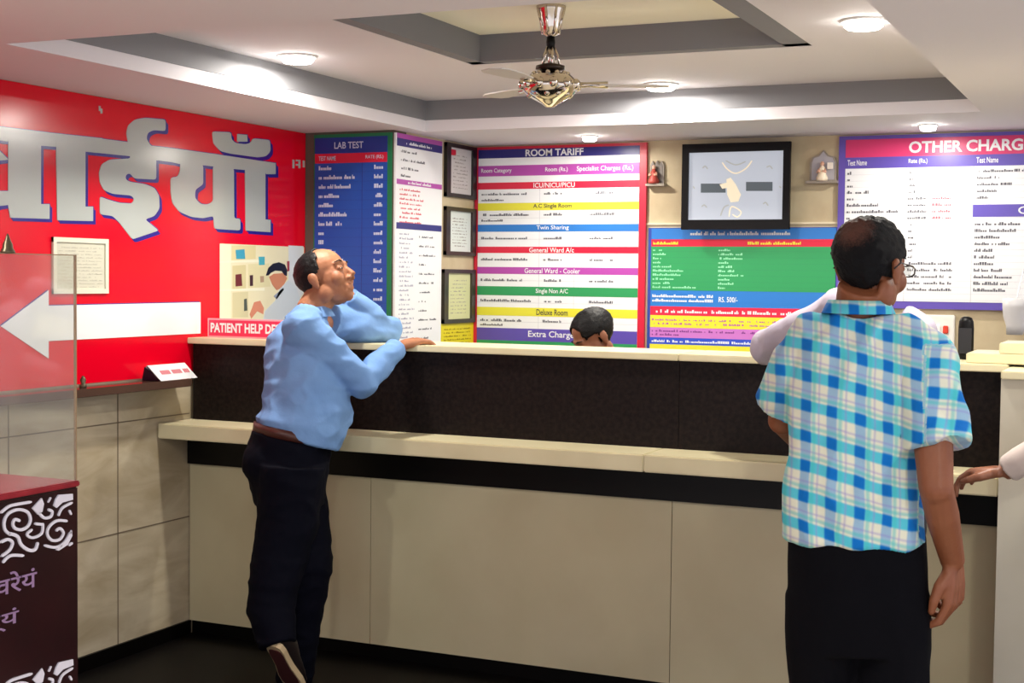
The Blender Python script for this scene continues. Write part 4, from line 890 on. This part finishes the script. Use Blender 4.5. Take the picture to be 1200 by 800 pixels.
# ---------------------------------------------------------- person in pale lilac shirt, beyond the plaid man
m3_ = thing('person', 'person in a pale lilac shirt hidden behind the plaid man, elbow on the counter', 'person', (P(1018, 800, 4.55).x, P(1018, 800, 4.55).y, FL))
fb3 = FH*.95-RH*.1; fb3.normalize(); r3 = fb3.cross(ZZ).normalized(); LIL = mat('pale lilac shirt cloth', (178, 170, 186), .8, bump=(13, .5))
hc = P(1022, 322, 4.56); hM = basis(fb3*.97-ZZ*.2, ZZ+fb3*.2); nb = P(1020, 362, 4.56)
sR, eR, wR = P(1075, 392, 4.50), P(1082, 470, 4.60), P(1060, 490, 4.85)
sL, eL, wL = P(985, 362, 4.62), P(899, 407, 4.98), P(985, 352, 4.86)
hp3 = P(1020, 560, 4.35)
def lower(sh, parent, mt, hip, fbv, rv, voxel=.009):
    t = MB(); k1, k2 = hip+rv*.09+fbv*.03, hip-rv*.09+fbv*.03; k1.z = k2.z = FL+.47
    t.loft([(hip+ZZ*.08, rv*.155, fbv*.11), (hip, rv*.165, fbv*.12), (hip-ZZ*.1, rv*.165, fbv*.115)], mt, 28)
    for k_ in (k1, k2):
        a = k_.copy()-fbv*.03; a.z = FL+.06; h0 = hip+(k_-hip-fbv*.03)*Vector((1, 1, 0)).length*0+rv*(.085 if k_ is k1 else -.085)-ZZ*.05; t.tube([h0, k_, a], [.095, .075, .065], mt, 16)
        hl = Vector((a.x, a.y, FL+.002))-fbv*.06; shoe(parent, hl, hl+fbv*.26, ZZ, BLACKP, BLACKP)
    remesh(t, 'trousers', parent, mt, voxel, 4, cloth_noise(.005, 8, 1.2))
    return k1, k2
lower(None, m3_, mat('grey trouser cloth', (40, 40, 46), .8), hp3, fb3, r3)
b0 = MB(); head_shapes(b0, hc, hM, SKIN3, .9); b0.tube([hc-ZZ*.03-fb3*.02, nb, nb-ZZ*.06], [.05, .052, .06], SKIN3, 16)
for k in range(5): b0.ell(nb.lerp(hp3, .2+k*.2), (.11, .08, .09), SKIN3)
for q in (sR, sL): b0.tube([q, nb-ZZ*.06], [.04, .05], SKIN3)
limb(b0, [sR, eR, wR], [.04, .030, .026], SKIN3); limb(b0, [sL, eL, wL], [.04, .030, .026], SKIN3)
for q in (1, -1): limb(b0, [hp3+r3*.08*q, Vector((hp3.x, hp3.y, FL+.47))+r3*.09*q+fb3*.03, Vector((hp3.x, hp3.y, FL+.08))+r3*.09*q], [.07, .05, .036], SKIN3)
hand(b0, wR, fb3, -ZZ, -r3, SKIN3); hand(b0, wL, (hc+fb3*.08-wL), hc-wL-ZZ*.02, ZZ, SKIN3, s=.9)
remesh(b0, 'body', m3_, SKIN3, .006, 3)
hair(m3_, hc, hM, HAIRM, lambda p: (p.z > .03 and p.y < .045) or (-.085 < p.z <= .03 and p.y < (-.028 if p.z < -.02 else .01)), s=.9)
eyes(m3_, hc, hM, .9)
s0_ = MB(); s0_.loft([(hp3+ZZ*.0, r3*.17, fb3*.125), (hp3.lerp(nb, .3), r3*.165, fb3*.12), (hp3.lerp(nb, .65), r3*.175, fb3*.12), (hp3.lerp(nb, .85), r3*.15, fb3*.1), (nb-ZZ*.02, r3*.07, fb3*.065)], LIL)
for sh, el, wr in ((sR, eR, wR), (sL, eL, wL)): s0_.tube([sh.lerp(nb, .4), sh], [.07, .068], LIL, 18); s0_.ell(sh, (.068,)*3, LIL); s0_.tube([sh, el], [.068, .058], LIL, 18); s0_.tube([el, el.lerp(wr, .9)], [.058, .048], LIL, 18); s0_.ell(el, (.062,)*3, LIL)
remesh(s0_, 'shirt', m3_, LIL, .007, 4, cloth_noise(.009, 9, 4.4))
collar(m3_, nb-ZZ*.01, basis(fb3, ZZ), LIL, .062, .03)

# ---------------------------------------------------------- person at the right edge, hand on the ledge
wr4 = P(1177, 553, 4.40)
el4, sh4 = P(1262, 500, 4.22), P(1335, 395, 4.12)
m4_ = thing('person', 'person in a pale pink shirt at the right edge, hand resting on the writing ledge', 'person', (sh4.x+.1, sh4.y, FL))
fb4 = (FH*.8-RH*.5).normalized(); r4 = fb4.cross(ZZ).normalized(); PK = mat('pale pink shirt cloth', (214, 198, 190), .8, bump=(13, .5))
nb4 = sh4+r4*.20+ZZ*.07; hc4 = nb4+ZZ*.13+fb4*.03; hM = basis(fb4, ZZ); hp4 = Vector((nb4.x, nb4.y, FL+.88))-fb4*.04
sR, eR, wR = nb4+r4*.19-ZZ*.08, nb4+r4*.24-ZZ*.36, nb4+r4*.2-ZZ*.55+fb4*.12
lower(None, m4_, mat('grey trouser cloth', (40, 40, 46)), hp4, fb4, r4)
b0 = MB(); head_shapes(b0, hc4, hM, SKIN3, 1.0); b0.tube([hc4-ZZ*.03-fb4*.02, nb4, nb4-ZZ*.06], [.055, .056, .062], SKIN3, 16)
for k in range(5): b0.ell(nb4.lerp(hp4, .2+k*.2), (.11, .09, .09), SKIN3)
for q in (sR, sh4): b0.tube([q, nb4-ZZ*.06], [.04, .05], SKIN3)
limb(b0, [sR, eR, wR], [.042, .036, .028], SKIN3); limb(b0, [sh4, el4, wr4], [.042, .038, .028], SKIN3)
for q in (1, -1): limb(b0, [hp4+r4*.08*q, Vector((hp4.x, hp4.y, FL+.47))+r4*.09*q+fb4*.03, Vector((hp4.x, hp4.y, FL+.08))+r4*.09*q], [.07, .05, .036], SKIN3)
tgt = P(1120, 572, 4.56)
hand(b0, wr4, P(1118, 551, 4.54)-wr4, -ZZ, -RH*.2-FH, SKIN3, s=1.15, curls=[(.6, .6, .3), (.45, .5, .3), (.35, .5, .3), (.3, .5, .3)], spread=.14)
hand(b0, wR, -ZZ+fb4*.2, -r4, fb4, SKIN3)
remesh(b0, 'body', m4_, SKIN3, .005, 3)
hair(m4_, hc4, hM, HAIRM, lambda p: (p.z > .03 and p.y < .05) or (-.085 < p.z <= .03 and p.y < (-.028 if p.z < -.02 else .015)))
eyes(m4_, hc4, hM)
s0_ = MB(); s0_.loft([(hp4, r4*.17, fb4*.125), (hp4.lerp(nb4, .3), r4*.165, fb4*.125), (hp4.lerp(nb4, .65), r4*.175, fb4*.12), (hp4.lerp(nb4, .86), r4*.15, fb4*.1), (nb4-ZZ*.02, r4*.07, fb4*.065)], PK)
for sh, el, wr in ((sR, eR, wR), (sh4, el4, wr4)): s0_.tube([sh.lerp(nb4, .4), sh], [.07, .07], PK, 18); s0_.ell(sh, (.07,)*3, PK); s0_.tube([sh, el], [.07, .052], PK, 18); s0_.tube([el, el.lerp(wr, .93)], [.052, .043], PK, 18); s0_.ell(el, (.052,)*3, PK)
remesh(s0_, 'shirt', m4_, PK, .007, 4, cloth_noise(.008, 9, 6.4))
collar(m4_, nb4-ZZ*.01, basis(fb4, ZZ), PK, .066, .03)

# ---------------------------------------------------------- receptionist seated behind the counter
c5 = Vector((-2.16, 5.62, 1.255)); f5 = (Vector((-.6, -.6, 0))).normalized(); r5 = f5.cross(ZZ).normalized(); hM = basis(f5*.8-ZZ*.6, ZZ*.8+f5*.6)
m5_ = thing('person', 'seated receptionist behind the counter, only the bowed dark haired head showing', 'person', (c5.x, c5.y+.1, .40))
nb5 = c5-f5*.07-ZZ*.12; hp5 = Vector((nb5.x, nb5.y, .50))-f5*.12
b0 = MB(); head_shapes(b0, c5, hM, SKIN3, .95); b0.tube([c5-ZZ*.03-f5*.02, nb5, nb5-ZZ*.05], [.05, .052, .06], SKIN3, 16)
for k in range(4): b0.ell(nb5.lerp(hp5, .25+k*.25), (.11, .09, .09), SKIN3)
SR5, SL5 = nb5+r5*.18-ZZ*.06, nb5-r5*.18-ZZ*.06
W5 = [(SR5, SR5+f5*.08-ZZ*.26, SR5+f5*.24-ZZ*.30-r5*.06), (SL5, SL5+f5*.08-ZZ*.26, SL5+f5*.24-ZZ*.30+r5*.06)]
for q in W5: b0.tube([q[0], nb5-ZZ*.06], [.04, .05], SKIN3); limb(b0, list(q), [.04, .035, .026], SKIN3); hand(b0, q[2], f5, -ZZ, r5 if q is W5[1] else -r5, SKIN3)
for q in (1, -1): limb(b0, [hp5+r5*.08*q, hp5+r5*.09*q+f5*.38, hp5+r5*.09*q+f5*.36-ZZ*.42], [.07, .05, .036], SKIN3)
remesh(b0, 'body', m5_, SKIN3, .006, 3)
hair(m5_, c5, hM, HAIRM, lambda p: (p.z > .03 and p.y < .07) or (-.085 < p.z <= .03 and p.y < (-.028 if p.z < -.02 else .015)), s=.95, amp=.003, off=1.08)
eyes(m5_, c5, hM, .95)
s0_ = MB(); CM = mat('maroon tunic cloth', (110, 40, 50), .8); s0_.loft([(hp5-ZZ*.06, r5*.17, f5*.13), (hp5.lerp(nb5, .4), r5*.16, f5*.12), (hp5.lerp(nb5, .75), r5*.17, f5*.11), (nb5-ZZ*.03, r5*.08, f5*.07)], CM)
for q in W5: s0_.tube([q[0].lerp(nb5, .4), q[0], q[1], q[1].lerp(q[2], .9)], [.068, .066, .052, .042], CM, 16)
remesh(s0_, 'shirt', m5_, CM, .008, 4)
t0_ = MB()
for q in (1, -1): t0_.tube([hp5+r5*.08*q, hp5+r5*.09*q+f5*.38, hp5+r5*.09*q+f5*.36-ZZ*.38], [.09, .072, .06], TB, 16); 
remesh(t0_, 'trousers', m5_, TB, .009, 4)
for q in (1, -1): h_ = hp5+r5*.09*q+f5*.30; h_.z = FL+.002; shoe(m5_, h_, h_+f5*.24, ZZ, BLACKP, BLACKP)
sl = thing('stool', 'office stool under the seated receptionist behind the counter', 'stool', (hp5.x, hp5.y, FL))
mb = MB(); mb.lathe((hp5.x, hp5.y, .33), [(.17, 0), (.19, .01), (.19, .05), (.16, .065)], BLACKP); mb.build('seat', sl)
mb = MB(); mb.tube([(hp5.x, hp5.y, FL+.06), (hp5.x, hp5.y, .33)], .025, STEEL); mb.build('column', sl)
for k in range(5):
    a = k*2*math.pi/5; mb = MB(); mb.tube([(hp5.x, hp5.y, FL+.06), (hp5.x+.24*math.cos(a), hp5.y+.24*math.sin(a), FL+.03)], [.018, .012], STEEL, 8); mb.ell((hp5.x+.24*math.cos(a), hp5.y+.24*math.sin(a), FL+.021), (.02, .02, .02), BLACKP, seg=10); mb.build('leg', sl)
